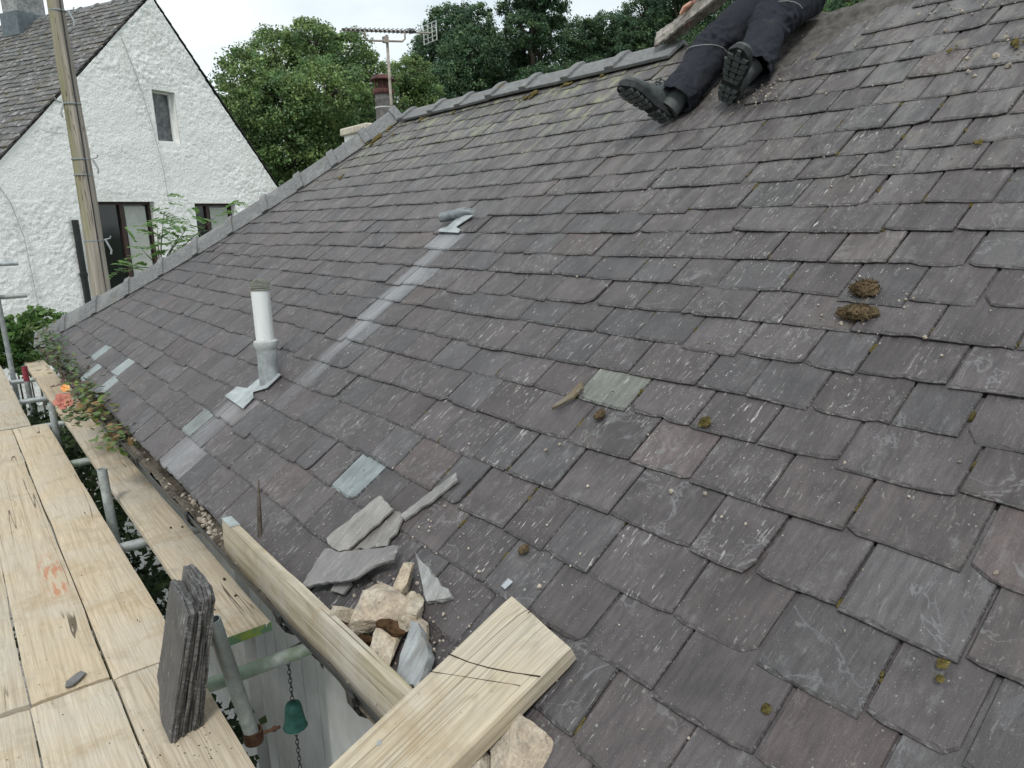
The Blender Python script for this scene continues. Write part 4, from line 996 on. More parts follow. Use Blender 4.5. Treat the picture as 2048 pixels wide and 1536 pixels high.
# ------------------------------------------------------------------ broken slates and rubble at the eave
def shard(name, outline, h0, label, tint, cat='slate', group=None, t=.0075, tilt=(0, 0), seed=0):
    r = random.Random(seed); c = np.mean(outline, 0); pts = []
    n0 = len(outline)
    for k in range(n0):
        a = np.array(outline[k]); b = np.array(outline[(k+1) % n0]); L = np.linalg.norm(b-a); m_ = max(1, int(L/.018))
        for j in range(m_):
            p = a+(b-a)*j/m_; nn = np.array([-(b-a)[1], (b-a)[0]])/(L+1e-9); pts.append(p + nn*(r.gauss(0, .0022) if j else 0))
    n = len(pts); V = []; RC = []
    for ring, (sc_, hh) in enumerate(((.99, 0), (1, t*.45), (.985, t))):
        for p in pts:
            q = c+(p-c)*sc_ + (np.array([r.gauss(0, .0012), r.gauss(0, .0012)]) if ring == 2 else 0); h = h0+hh+tilt[0]*(q[0]-c[0])+tilt[1]*(q[1]-c[1]) + .002*vnoise([[q[0]*14, q[1]*14, seed]])[0]
            V.append(MAIN.P(q[0], q[1], h)); RC.append((q[0]+seed*.71, q[1]*.8, seed))
    Fc = [(i*n+k, i*n+(k+1) % n, (i+1)*n+(k+1) % n, (i+1)*n+k) for i in (0, 1) for k in range(n)] + [tuple(range(2*n, 3*n)), tuple(range(n-1, -1, -1))]
    me = mesh(name, V, Fc, m_slate, False, [(*tint, 1)]*len(V), RC); c3 = np.mean(V, 0)
    bm = bmesh.new(); bm.from_mesh(me); bmesh.ops.recalc_face_normals(bm, faces=bm.faces[:]); bm.to_mesh(me); bm.free()
    for v_ in me.vertices: v_.co = v_.co-Vector(c3)
    o = obj(name, me); o.location = c3
    return tag(o, label, cat, group)
PG = (.225, .213, .20); G2 = 'broken slates by the edge board'
shard('broken_slate', [(.083, 2.002), (.278, 1.918), (.262, 1.803), (.094, 1.856), (.075, 1.892), (.073, 1.97)], .036, 'long pale broken slate with straight edges below the new grey-green slate', PG, group=G2, seed=1, tilt=(.05, -.06))
shard('broken_slate', [(.095, 1.871), (.263, 1.816), (.269, 1.796), (.255, 1.76), (.211, 1.738), (.188, 1.747), (.167, 1.735), (.096, 1.866)], .027, 'pale broken slate with a dark nail hole, between two larger pieces', (.20, .19, .178), group=G2, seed=2, tilt=(.03, -.02))
shard('broken_slate', [(-.064, 1.895), (.06, 1.947), (.074, 1.861), (.183, 1.65), (.142, 1.619), (.095, 1.672), (.048, 1.696), (.035, 1.71), (-.059, 1.876)], .055, 'large ragged grey slate piece jutting over the rubble, nearest the edge board', (.165, .158, .155), group=G2, seed=3, t=.009, tilt=(-.02, -.07))
shard('broken_slate', [(.26, 1.785), (.45, 1.706), (.43, 1.675), (.254, 1.753)], .030, 'narrow strip of slate pointing up the roof', (.20, .197, .19), group=G2, seed=4, tilt=(.02, 0))
shard('broken_slate', [(.187, 1.539), (.156, 1.384), (.109, 1.439)], .045, 'small pale grey triangular shard beside the mortar lumps', (.25, .255, .25), group=G2, seed=5, tilt=(.25, .35), t=.014)
shard('grey_stone_slab', [(.051, 1.403), (.056, 1.37), (.039, 1.308), (.021, 1.269), (-.055, 1.242), (-.058, 1.348)], .052, 'pointed blue-grey stone slab leaning between the rubble and the wide plank', (.25, .265, .27), 'stone', seed=6, tilt=(.25, -.15), t=.024)
shard('broken_slate', [(.015, 1.82), (.045, 1.80), (.03, 1.74), (-.005, 1.74), (-.02, 1.79)], .030, 'small flat grey slate fragment half under the ragged piece', (.18, .175, .168), group=G2, seed=7)
shard('slate_splinter', [(.86, 1.515), (.84, 1.495), (.79, 1.52), (.755, 1.555), (.75, 1.56), (.80, 1.535)], .034, 'brown lichen-covered splinter lying alone in mid roof', (.13, .10, .055), seed=8, t=.008, tilt=(.1, 0))
shard('lead_tag', [(.265, 1.27), (.262, 1.252), (.238, 1.258), (.24, 1.275)], .034, 'tiny grey metal tag above the end of the wide plank', (.30, .33, .36), 'tag', seed=9, t=.002)
shard('slate_chip', [(.0, .0), (.02, .01), (.03, .07), (.005, .085), (-.012, .03)], .0, 'dark slate chip lying on the near left board', (.10, .10, .10), seed=10, t=.006)
ch_ = bpy.data.objects['slate_chip']; ch_.location = (.128, 2.545, ZB+.008); ch_.rotation_euler = (0, math.radians(36.2), math.radians(-35))

def rock(name, pos, size, rot, label, mat, seed, cat='mortar', group='lumps of old mortar', cuts=9, sub=3):
    r = random.Random(seed); P, Fc = stone_geo((1, 1, 1), r, 4, cuts+5, .05); P = P*(1+.13*fbm(P*3.6+seed, 5, seed, .68)[:, None])*np.asarray(size)*1.35; me = mesh(name, P, Fc, mat, False); o = obj(name, me)
    o.location = pos; o.rotation_euler = Euler(rot); return tag(o, label, cat, group)
RA = -RP_A   # roof tilt about Y
rock('mortar_lump', RP(.118, 1.556, .050), (.050, .034, .030), (.3, RA-.2, .5), 'oval tan mortar lump, uppermost of the rubble heap', m_mortar2, 1)
rock('mortar_lump', RP(.020, 1.545, .062), (.075, .085, .042), (.2, RA+.1, .25), 'largest mortar lump with a grey stained top, middle of the heap', m_mortar, 2, cuts=12)
rock('mortar_lump', RP(.066, 1.440, .058), (.040, .072, .022), (.25, RA-.1, -.9), 'yellowish wedge of mortar right of the largest lump', m_mortar2, 3)
rock('mortar_lump', RP(-.034, 1.440, .050), (.062, .042, .026), (.1, RA, .2), 'flat pinkish mortar lump in front of the blue-grey slab', m_mortar2, 4)
rock('mortar_lump', RP(-.043, 1.668, .044), (.030, .042, .026), (.6, RA, .9), 'small mortar lump next to the edge board, left end of the heap', m_mortar, 5)
rock('mortar_lump', RP(-.056, 1.566, .042), (.026, .026, .022), (.1, RA+.4, .2), 'small pink mortar lump against the edge board', m_mortar2, 6)
rock('mortar_lump', RP(.050, 1.388, .046), (.026, .046, .024), (.0, RA, -.3), 'rounded tan mortar lump behind the tip of the grey slab', m_mortar, 7)
rock('mortar_lump', RP(.094, 1.496, .042), (.016, .024, .015), (.4, RA, .4), 'smallest cream mortar lump beside the oval one', m_mortar2, 8)
rock('mortar_lump', RP(-.038, 1.268, .052), (.046, .014, .014), (.0, RA, .3), 'thin stick-like mortar piece next to the wide plank', m_mortar, 9)
rock('mortar_lump', RP(-.005, .985, .030), (.085, .062, .026), (.1, RA, .4), 'flat tan stone under the wide plank at the bottom edge', m_mortar, 10, cuts=12)
rock('mortar_lump', RP(-.09, 1.02, .036), (.05, .05, .028), (.2, RA, 1.0), 'brownish stone partly hidden below the wide plank', m_mortar2, 11)
for k, (s, y, a, lab) in enumerate(((.01, 1.452, .024, 'dark tuft of moss stuck between the mortar lumps'), (-.05, 1.52, .02, 'brown crumbling moss beside the small pink lump'))):
    rock('moss_tuft', RP(s, y, .066 if k == 0 else .04), (a*.6, a*1.4, a*.6), (0, RA, .4), lab, simple('dark_tuft%d' % k, (.06, .035, .018), .95, .1, .5, 80, 1.0, .01), 40+k, 'moss', None, 0)

# dried moss lumps further up, shaggy with strands
def shaggy(name, s, y, rad, label, seed, mat=m_drymoss, stretch=(1.1, 1, .38)):
    r = random.Random(seed); G, q = stone_geo((1, 1, 1), r, 3, 0, .5); G = G*(1+.35*fbm(G*4+seed, 4, seed, .7)[:, None]); B = np.stack([RT*rad*stretch[0], RY*rad*stretch[1], RN*rad*stretch[2]], 1)
    V = (G@B.T).tolist(); Fc = [list(f) for f in q]
    for _ in range(420):
        dd = unit([r.gauss(0, 1) for _ in range(3)]); p = B@(dd*r.uniform(.7, 1.0)); e = unit([r.gauss(0, 1) for _ in range(3)])*rad*r.uniform(.2, .6); w_ = unit(np.cross(e, [r.gauss(0, 1) for _ in range(3)]))*rad*.035
        b = len(V); V += [(p-w_).tolist(), (p+w_).tolist(), (p+e*.6+w_*.8+RN*rad*.08).tolist(), (p+e).tolist()]; Fc += [(b, b+1, b+2), (b, b+2, b+3)]
    o = obj(name, mesh(name, V, Fc, mat)); o.location = RP(s, y, .028+rad*stretch[2]*.55); return tag(o, label, 'moss', 'dried moss lumps on the roof')
shaggy('moss_lump', 1.335, .905, .033, 'upper of two big dried moss lumps on the right of the roof', 1, stretch=(.8, 1.05, .45))
shaggy('moss_lump', 1.25, .885, .036, 'lower and longer of two big dried moss lumps on the right', 2, stretch=(.65, 1.3, .32))
shaggy('moss_lump', .345, 1.295, .013, 'small pale moss crumb above the wide plank', 3)
shaggy('moss_lump', .775, 1.385, .016, 'small brown moss crumb below the brown splinter', 4)
shaggy('moss_lump', .835, 1.07, .014, 'small green moss crumb right of the purple slate', 5, m_moss)
shaggy('moss_lump', .50, .40, .008, 'round mossy button in a joint at lower right', 6, m_ymoss)
shaggy('moss_lump', .475, .395, .006, 'second mossy button just below the round one at lower right', 7, m_ymoss)
shaggy('moss_lump', .30, .60, .008, 'little moss scrap in a joint near the bottom edge', 8, m_moss)

# ------------------------------------------------------------------ hanging bell under the eave
bt = np.array([.80, 2.505, -1.60]); bell = empty('hanging_bell', bt, 'green verdigris bell on a chain below the gutter', 'bell')
m = MB(); m.lathe(bt+[0, 0, -.315], [(.0, .108), (.016, .107), (.027, .100), (.032, .085), (.036, .05), (.041, .018), (.047, .0), (.044, .0), (.038, .018), (.033, .05), (.029, .085), (.0, .10)], 24); m.build('bell_body', m_bell, bell, True)
def chain(name, p, n, parent, dz=.019):
    m = MB()
    for k in range(n):
        c = np.asarray(p)-[0, 0, dz*k]; ax = (1, 0) if k % 2 else (0, 1)
        m.tube([c+np.array([ax[0]*.0065*math.cos(a), ax[1]*.0065*math.cos(a), .0125*math.sin(a)]) for a in np.linspace(0, 2*math.pi, 11)], .0017, 5, False)
    return m.build(name, m_iron, parent, True)
chain('chain', bt+[0, 0, -.02], 11, bell); chain('pull_chain', bt+[0, 0, -.33], 30, bell)
m = MB(); m.tube([bt+[.14, 0, .02], bt+[.05, 0, .02], bt+[.0, 0, .012], bt+[-.012, 0, .0], bt+[0, 0, -.01]], .007, 8)
m.tube([bt+[.13, 0, -.09], bt+[.09, 0, -.03], bt+[.05, 0, -.005], bt+[.03, 0, -.02], bt+[.04, 0, -.035], bt+[.055, 0, -.028]], .006, 8); m.box(bt+[.135, 0, -.03], (.006, .014, .085)); m.build('bracket', m_iron, bell, True)

# ------------------------------------------------------------------ leaves, trees, shrubs
def leaf_cloud(centers, radii, n, size, cols, r_seed, up_bias=.35, clump=.22, shell=.55, NL=26):
    g = np.random.default_rng(r_seed); centers = np.asarray(centers, float); radii = np.asarray(radii, float)
    vol = (radii.prod(1))**(2/3); pick = g.choice(len(centers), n//NL, p=vol/vol.sum())
    dirs = g.normal(size=(len(pick), 3)); dirs /= np.linalg.norm(dirs, axis=1)[:, None]; rad = g.uniform(shell**3, 1, len(pick))**(1/3)
    cc = centers[pick] + dirs*radii[pick]*rad[:, None]; br = g.uniform(.62, 1.38, len(pick)); cs_ = radii[pick].mean(1)*clump*g.uniform(.45, 1.5, len(pick))
    k = np.repeat(np.arange(len(pick)), NL); N = len(k)
    off = g.normal(size=(N, 3)); off /= np.linalg.norm(off, axis=1)[:, None]; off *= (g.uniform(0, 1, N)**.5)[:, None]
    P = cc[k] + off*cs_[k][:, None]*[1.15, 1.15, .75]
    nrm = g.normal(size=(N, 3)) + np.array([0, 0, up_bias*2]) + off*.8; nrm /= np.linalg.norm(nrm, axis=1)[:, None]
    a = np.cross(nrm, g.normal(size=(N, 3))); a /= np.linalg.norm(a, axis=1)[:, None]; b = np.cross(nrm, a)
    sz = size*g.uniform(.65, 1.3, N)[:, None]
    V = np.stack([P-a*sz*.5, P-b*sz*.30+nrm*sz*.06, P+a*sz*.5, P+b*sz*.30+nrm*sz*.06], 1).reshape(-1, 3)
    cols = np.asarray(cols, float); ci = cols[g.integers(0, len(cols), len(pick))][k]*br[k][:, None]*g.uniform(.82, 1.2, N)[:, None]
    T = np.concatenate([np.repeat(ci, 4, 0), np.ones((N*4, 1))], 1)
    return V, np.arange(N*4).reshape(-1, 4), T
def tree(name, label, L, clumps, n, size, cols, seed, trunk_px, group='trees behind the roofs', tr=.28):
    g = random.Random(seed); C = []; Rr = []
    for (x, y, rx, ry) in clumps:
        dd = L + g.uniform(-1.6, 1.6); C.append(at(x, y, dd)); Rr.append((rx/F_PX*dd, rx/F_PX*dd, ry/F_PX*dd))
    tb = at(trunk_px, 600, L); base = np.array([tb[0], tb[1], GZ]); root = empty(name, base, label, 'tree', group)
    top = np.mean(C, 0); m = MB(); fork = base+np.array([0, 0, (top[2]-GZ)*.55])
    tip = np.array([top[0], top[1], max(c[2] for c in C)-.3])
    m.tube([base, base+np.array([.1, .05, 1.5]), fork, fork*.45+tip*.55, tip], [tr*1.3, tr, tr*.75, tr*.4, tr*.1], 9); m.build('trunk', m_bark, root, True)
    for c, rr in zip(C, Rr):
        m = MB(); st_ = fork+(tip-fork)*g.uniform(0, .5); mid_ = st_*.5+c*.5+np.array([g.uniform(-.3, .3), g.uniform(-.3, .3), .25])
        m.tube([st_, mid_, c, c+np.array([g.uniform(-1, 1), g.uniform(-1, 1), .8])*rr[2]*.7], [tr*.42, tr*.28, tr*.14, tr*.04], 6); m.build('limb', m_bark, root, True)
        for _ in range(3):
            m = MB(); e = c+np.array([g.uniform(-1, 1)*rr[0], g.uniform(-1, 1)*rr[1], g.uniform(-.6, 1)*rr[2]])*.85; m.tube([mid_*.4+c*.6, c*.5+e*.5+np.array([0, 0, .15]), e], [tr*.16, tr*.1, tr*.03], 5); m.build('branch', m_bark, root, True)
    V, q, T = leaf_cloud(C, Rr, int(n*2.7), size*.385, np.asarray(cols)*np.array([1.9, 1.65, 1.6]), seed, .35, .24, .70, 52)
    keep(obj('crown', mesh_quads('crown', V, q, m_leaf, T)), root); return root
gA = [(.085, .145, .055), (.065, .125, .05), (.11, .17, .065), (.07, .13, .06)]; gB = [(.045, .09, .05), (.035, .075, .045), (.06, .11, .055)]
tree('oak_tree', 'broad mid-green tree right of the white house', 26, [(500, 175, 62, 62), (560, 120, 62, 52), (625, 95, 55, 48), (690, 118, 55, 48), (735, 165, 55, 50), (560, 215, 80, 60), (650, 190, 80, 62), (720, 230, 75, 50), (510, 290, 60, 60), (590, 300, 80, 60), (680, 300, 85, 55), (760, 262, 60, 40), (480, 235, 40, 50), (560, 385, 80, 50), (640, 400, 90, 50)], 52000, .25, gA, 3, 600, tr=.4)
tree('oak_tree', 'smaller light tree between the aerial mast and the dark tree', 29, [(820, 150, 38, 34), (800, 200, 48, 42), (845, 195, 42, 44), (790, 255, 55, 32), (850, 250, 40, 40)], 13000, .24, gA, 5, 815)
tree('oak_tree', 'dark dense tree with a rounded top behind the ridge, left of the tall one', 34, [(900, 60, 48, 40), (950, 48, 40, 36), (880, 110, 55, 45), (945, 110, 65, 50), (1000, 130, 50, 48), (850, 160, 32, 36), (910, 170, 60, 45), (975, 180, 60, 40), (900, 215, 60, 40)], 36000, .27, gB, 7, 930, tr=.4)
tree('oak_tree', 'tallest tree, its top cut off by the picture edge', 34, [(1040, 10, 40, 38), (1090, 15, 42, 40), (1065, -35, 55, 45), (1105, 58, 30, 26), (1050, 62, 42, 30), (1075, 100, 40, 30), (1030, 150, 45, 40), (1085, 165, 50, 30), (1060, -90, 40, 40)], 23000, .27, gB, 9, 1070, tr=.35)
tree('oak_tree', 'low dark tree right of the tall one, touching the ridge line', 38, [(1165, 75, 42, 32), (1215, 62, 40, 30), (1195, 108, 58, 30), (1140, 120, 34, 28), (1235, 95, 35, 35), (1180, 150, 70, 35)], 20000, .28, gB, 11, 1190)
tree('oak_tree', 'dark green tree directly behind the held ridge tile', 36, [(1290, 35, 45, 42), (1350, 5, 55, 45), (1330, 70, 60, 45), (1405, 50, 55, 50), (1280, 85, 40, 36), (1440, 20, 40, 45), (1400, 110, 70, 40), (1340, -45, 60, 40)], 30000, .28, gB, 13, 1360)
tree('oak_tree', 'tree top showing between the worker and the bare ridge', 40, [(1665, 22, 42, 26), (1710, 10, 42, 26), (1640, 40, 35, 26), (1750, 8, 34, 20), (1690, 45, 60, 30), (1800, 5, 40, 20)], 16000, .28, gA[:2]+gB, 15, 1690)

# far hedge and undergrowth between and behind the trunks, one mass
g_ = random.Random(3); C = []; Rr = []
for k in range(46):
    th_ = math.radians(-8+2.3*k); dd = 43+g_.uniform(-3, 3); C.append((math.sin(th_)*dd, math.cos(th_)*dd, g_.uniform(-2.2, -.2))); Rr.append((1.9, 1.9, g_.uniform(1.6, 2.7)))
V, q, T = leaf_cloud(C, Rr, 42000, .26, np.asarray(gA+gB)*1.5, 71, .35, .3, .6, 40)
tag(obj('far_undergrowth', mesh_quads('far_undergrowth', V, q, m_leaf, T)), 'far mass of green undergrowth below the tree crowns', 'undergrowth', kind='stuff')

# fern-leaved shrub showing over the hip
sb = np.array([1.95, 8.62, GZ]); shr = empty('pinnate_shrub', sb, 'young shrub with fern-like leaves rising over the hip tiles', 'shrub')
r = random.Random(6); m_frond = leaf_material('frond', .5, .35)
tips = [(300, 440), (328, 425), (360, 470), (430, 435), (408, 470), (285, 500), (270, 535), (345, 500), (315, 460), (375, 455)]
hub = at(322, 560, 8.75)
for (x, y) in tips:
    e = at(x, y, 8.75+r.uniform(-.15, .15)); m = MB(); st_ = np.array([hub[0], hub[1], GZ+.3]); mid_ = hub*.6+e*.4+np.array([0, 0, .08])
    m.tube([st_, hub, mid_, e], [.014, .009, .006, .0025], 6); stem = m.build('stem', m_bark, shr, True)
    V = []; q = []; T = []
    for fidx in range(6):
        a0_ = mid_+(e-mid_)*(fidx+1)/4; dirv = unit([r.gauss(0, 1), r.gauss(0, .6), r.uniform(-.15, .5)]); Lf = r.uniform(.17, .27); side = unit(np.cross(dirv, [r.gauss(0, .3), r.gauss(0, .3), 1]))
        for j in range(9):
            t = (j+1)/9.5; p = a0_+dirv*Lf*t - np.array([0, 0, .05*t*t])
            for sg in (-1, 1):
                d_ = unit(side*sg + dirv*.45 + np.array([0, 0, r.gauss(0, .12)])); ll = .075*(1-.55*abs(t-.45))*r.uniform(.8, 1.1); wv = unit(np.cross(d_, [0, 0, 1])+np.array([0, 0, .2]))*ll*.24
                b = len(V); V += [p, p+d_*ll*.5-wv, p+d_*ll, p+d_*ll*.5+wv]; q.append((b, b+1, b+2, b+3)); k = r.uniform(.75, 1.3); T += [(.14*k, .26*k, .07*k, 1)]*4
    under(obj('fronds', mesh_quads('fronds', np.array(V), q, m_frond, np.array(T))), stem)
# shrubs at the far left end and dark growth under the scaffold
def shrub(name, label, C, Rr, n, size, cols, seed, base, cat='shrub', group=None, ub=.35):
    root = empty(name, base, label, cat, group); V, q, T = leaf_cloud(C, Rr, n, size, cols, seed, ub, .3, .3); keep(obj('foliage', mesh_quads('foliage', V, q, m_leaf, T)), root)
    for c in C:
        m = MB(); m.tube([np.array([c[0], c[1], GZ]), np.asarray(c)], [.02, .006], 6); m.build('stem', m_bark, root, True)
    return root
c1 = [at(20, 660, 9.9), at(60, 655, 9.8), at(95, 640, 9.9), at(15, 705, 9.8), at(55, 720, 9.8)]
shrub('garden_shrub', 'leafy green shrub at the foot of the white house wall', c1, [(.22, .22, .16)]*5, 5200, .065, [(.09, .17, .05), (.12, .2, .06), (.06, .13, .04)], 4, (.5, 9.8, GZ))
c2 = [(.5, 3.2, -2.35), (.5, 4.1, -2.2), (.6, 5.0, -2.1), (.62, 6.0, -1.9), (.6, 7.0, -1.85), (.3, 3.0, -2.6), (.7, 8.0, -1.8), (-.3, 5, -2.4)]
shrub('climbing_shrub', 'dark glossy foliage growing below the scaffold boards', c2, [(.28, .5, .32)]*8, 9000, .06, [(.03, .055, .025), (.05, .08, .03)], 8, (.5, 4, GZ))
# rose at the eave: canes, leaves, blooms
rose = empty('rose_bush', (.62, 5.9, GZ), 'straggling rose with a peach bloom at the gutter', 'rose')
r = random.Random(12); m_rleaf = leaf_material('rose_leaves', .4, .2)
def oval_leaf(V, q, T, p, d_, up_, L, W, col):
    sd_ = unit(np.cross(d_, up_)); nn = np.cross(sd_, d_)
    pts = [p, p+d_*L*.3+sd_*W*.45, p+d_*L*.65+sd_*W*.42, p+d_*L, p+d_*L*.65-sd_*W*.42, p+d_*L*.3-sd_*W*.45, p+d_*L*.5-nn*W*.12]
    b = len(V); V += pts; q += [(b, b+1, b+2, b+6), (b+6, b+2, b+3, b+4), (b, b+6, b+4, b+5)]; T += [(*col, 1)]*7
canes = [((.60, 4.55), (.57, 4.9, -1.02)), ((.62, 4.9), (.60, 5.3, -.96)), ((.60, 5.3), (.55, 5.65, -1.0)), ((.66, 5.7), (.64, 6.3, -.93)), ((.62, 6.2), (.60, 7.0, -.92)), ((.64, 6.6), (.66, 7.5, -.88)), ((.60, 4.2), (.60, 4.35, -1.10)), ((.64, 7.2), (.66, 8.0, -.85)), ((.6, 5.0), (.50, 5.2, -1.12))]
for k, ((x, y), e) in enumerate(canes):
    m = MB(); e = np.array(e); st_ = np.array([x+.06, y, -1.22]); mid_ = np.array([x-.01, y*.6+e[1]*.4, -1.09]); m.tube([st_, mid_, e], [.007, .006, .003], 6); cane = m.build('cane', m_bark, rose, True)
    V = []; q = []; T = []
    for j in range(84):
        t = r.uniform(.3, 1); p = mid_*(1-t)+e*t + np.array([r.gauss(0, .045), r.gauss(0, .10), r.gauss(0, .035)]); d_ = unit([r.gauss(0, 1), r.gauss(0, 1), r.gauss(-.1, .35)])
        c = r.choice(((.055, .10, .04), (.07, .12, .05), (.10, .085, .04), (.14, .19, .05), (.085, .14, .055)))
        if k in (0, 6) : c = r.choice(((.12, .18, .04), (.16, .14, .04), (.10, .16, .05), (.20, .12, .04)))
        if k == 2 and r.random() < .6: c = (.10, .05, .05)
        oval_leaf(V, q, T, p, d_, np.array([r.gauss(0, .3), r.gauss(0, .3), 1]), r.uniform(.035, .062), r.uniform(.022, .036), c)
    under(obj('leaves', mesh_quads('leaves', np.array(V), q, m_rleaf, np.array(T))), cane)
m_petal = leaf_material('petals', .6, .35)
def bloom(px, py, dist, R, cols):
    c = at(px, py, dist); V = []; q = []; T = []
    for ring, (n, rr, tilt_) in enumerate(((5, 1.0, .35), (5, .8, .75), (4, .55, 1.1), (3, .35, 1.4))):
        for k in range(n):
            a = 2*math.pi*k/n+ring*.6+r.uniform(-.2, .2); ax_ = unit(-c/np.linalg.norm(c)+np.array([0, 0, .5])); e1 = unit(np.cross(ax_, [0, 0, 1])); e2 = np.cross(ax_, e1); o_ = (e1*math.cos(a)+e2*math.sin(a))*math.cos(tilt_)+ax_*math.sin(tilt_); s_ = -e1*math.sin(a)+e2*math.cos(a)
            L = R*rr*1.1; W = R*rr*.75; col = r.choice(cols); cup = unit(np.cross(s_, o_))*R*.18
            pts = [c, c+o_*L*.5+s_*W*.7, c+o_*L*.95+s_*W*.5+cup, c+o_*L*1.05+cup*1.4, c+o_*L*.95-s_*W*.5+cup, c+o_*L*.5-s_*W*.7, c+o_*L*.55-cup*.7]
            b = len(V); V += pts; q += [(b, b+1, b+2, b+6), (b+6, b+2, b+3, b+4), (b, b+6, b+4, b+5)]; T += [(*col, 1)]*7
    keep(obj('bloom', mesh_quads('bloom', np.array(V), q, m_petal, np.array(T), True)), rose)
bloom(126, 803, 5.25, .05, [(.55, .20, .15), (.60, .26, .19), (.58, .24, .19)]); bloom(131, 777, 5.3, .024, [(.80, .33, .10), (.80, .5, .2)])

# ------------------------------------------------------------------ worker sitting astride the ridge
person = empty('person', RP(3.05, 1.98, .0), 'worker in black work trousers and grey boots sitting on the ridge', 'person')
def skin(name, verts, edges, radii, mat, parent, sub=2, wr=0.0, root=0):
    me = bpy.data.meshes.new(name); me.from_pydata([tuple(map(float, v)) for v in verts], edges, []); me.materials.append(mat); o = obj(name, me); keep(o, parent)
    sk = o.modifiers.new('skin', 'SKIN'); sk.use_smooth_shade = True
    if not me.skin_vertices: 
        bpy.context.view_layer.objects.active = o
    for k, rv_ in enumerate(radii):
        s_ = me.skin_vertices[0].data[k]; s_.radius = (rv_, rv_) if np.isscalar(rv_) else rv_; s_.use_root = (k == root)
    su = o.modifiers.new('sub', 'SUBSURF'); su.levels = sub; su.render_levels = sub
    if wr:
        tx = bpy.data.textures.new(name, 'CLOUDS'); tx.noise_scale = .05; dm = o.modifiers.new('folds', 'DISPLACE'); dm.texture = tx; dm.strength = wr; dm.mid_level = .5; dm.texture_coords = 'LOCAL'
        tx2 = bpy.data.textures.new(name+'b', 'CLOUDS'); tx2.noise_scale = .022; dm = o.modifiers.new('folds2', 'DISPLACE'); dm.texture = tx2; dm.strength = wr*.45; dm.mid_level = .5; dm.texture_coords = 'LOCAL'
    return o
M = Mat('black_work_trousers', .9, .15); v = M.coord(); n1 = M.noise(v, 9, 5, .65); n2 = M.noise(v, 150, 3)
col = M.mix(M.step(n1, .55, .75, 0, .3), (.024, .0265, .034), (.07, .068, .066)); M.color(M.scale(col, M.step(n2, .2, .8, .8, 1.2))).bump(M.math('ADD', n1, M.math('MULTIPLY', n2, .15)), .5, .008); m_trous = M.m
m_skin = simple('skin', (.48, .26, .19), .55, .4, .1, 40, .1); m_shirt = simple('green_shirt', (.17, .24, .06), .9, .1, .2, 30, .3); m_boot = simple('grey_boot_leather', (.066, .075, .076), .6, .3, .3, 30, .4); m_sole = simple('boot_sole', (.022, .024, .025), .7, .3, .3, 40, .3)
pel = RP(3.06, 1.985, .15); hL = RP(3.03, 2.06, .145); hR = RP(3.05, 1.925, .13); kL = RP(2.70, 2.205, .115); kR = RP(2.79, 1.935, .15); aL = RP(2.375, 2.20, .085); aR = RP(2.50, 1.885, .10)
chest = pel+np.array([.02, 0, .30]); neck = chest+np.array([-.02, 0, .20])
mLu = hL*.5+kL*.5+RN*.012; mRu = hR*.5+kR*.5+RN*.01; mLl = kL*.55+aL*.45+RN*.004; mRl = kR*.5+aR*.5
skin('trousers', [pel, hL, hL*.75+mLu*.25, hR, hR*.75+mRu*.25, pel+np.array([.01, 0, .13])], [(0, 1), (1, 2), (0, 3), (3, 4), (0, 5)], [.12, .096, .088, .093, .084, .13], m_trous, person, 3, .02)
def trouser_leg(pts, radii, seed):
    pts = np.asarray(pts, float); n, na = 110, 72; ts = np.linspace(0, len(pts)-1, n); C = []
    for t in ts:
        i = min(int(t), len(pts)-2); f_ = t-i; p0, p1, p2, p3 = (pts[min(max(i+k, 0), len(pts)-1)] for k in (-1, 0, 1, 2))
        C.append(.5*((2*p1)+(p2-p0)*f_+(2*p0-5*p1+4*p2-p3)*f_**2+(3*p1-p0-3*p2+p3)*f_**3))
    C = np.array(C); R_ = np.interp(ts, range(len(pts)), radii); tang = np.gradient(C, axis=0); tang /= np.linalg.norm(tang, axis=1)[:, None]
    al = np.concatenate([[0], np.cumsum(np.linalg.norm(np.diff(C, axis=0), axis=1))]); A = np.linspace(0, 2*math.pi, na, endpoint=False)
    V = []; G = []
    for i in range(n):
        u = np.cross(tang[i], RY); u /= np.linalg.norm(u); v = np.cross(tang[i], u)
        for a in A: V.append((C[i], u*math.cos(a)+v*math.sin(a), R_[i])); G.append((math.cos(a)*1.7+al[i]*5, math.sin(a)*1.7-al[i]*4, al[i]*21))
    G = np.array(G)+seed*7.3; Gd = G+.8*np.stack([fbm(G*.5, 2, 5+seed), fbm(G*.5, 2, 6+seed), fbm(G*.5, 2, 7+seed)], 1)
    rid = (1-np.abs(fbm(Gd, 3, 21+seed, .5))*2.4); soft = fbm(G*.45, 2, 3+seed)
    kn = np.repeat(np.exp(-((ts-2)/.55)**2)+.9*np.exp(-((ts-(len(pts)-1))/.6)**2)+.35, na)
    d_ = .011*rid*kn + .008*soft
    P = []
    for k, (c, o_, r_) in enumerate(V):
        p = c+o_*(r_+d_[k]); h = p@RN+D0
        if h < .034: p = p+RN*(.034-h)*.9
        P.append(p)
    P = np.array(P); Fc = [(i*na+k, i*na+(k+1) % na, (i+1)*na+(k+1) % na, (i+1)*na+k) for i in range(n-1) for k in range(na)]
    last = P[-na:]; cen = last.mean(0); b_ = len(P); P = np.concatenate([P, cen+(last-cen)*.93-tang[-1]*.002, cen+(last-cen)*.9-tang[-1]*.05])
    Fc += [((n-1)*na+k, (n-1)*na+(k+1) % na, b_+(k+1) % na, b_+k) for k in range(na)] + [(b_+k, b_+(k+1) % na, b_+na+(k+1) % na, b_+na+k) for k in range(na)]
    return keep(obj('trouser_leg', mesh('trouser_leg', P, Fc, m_trous, True)), person)
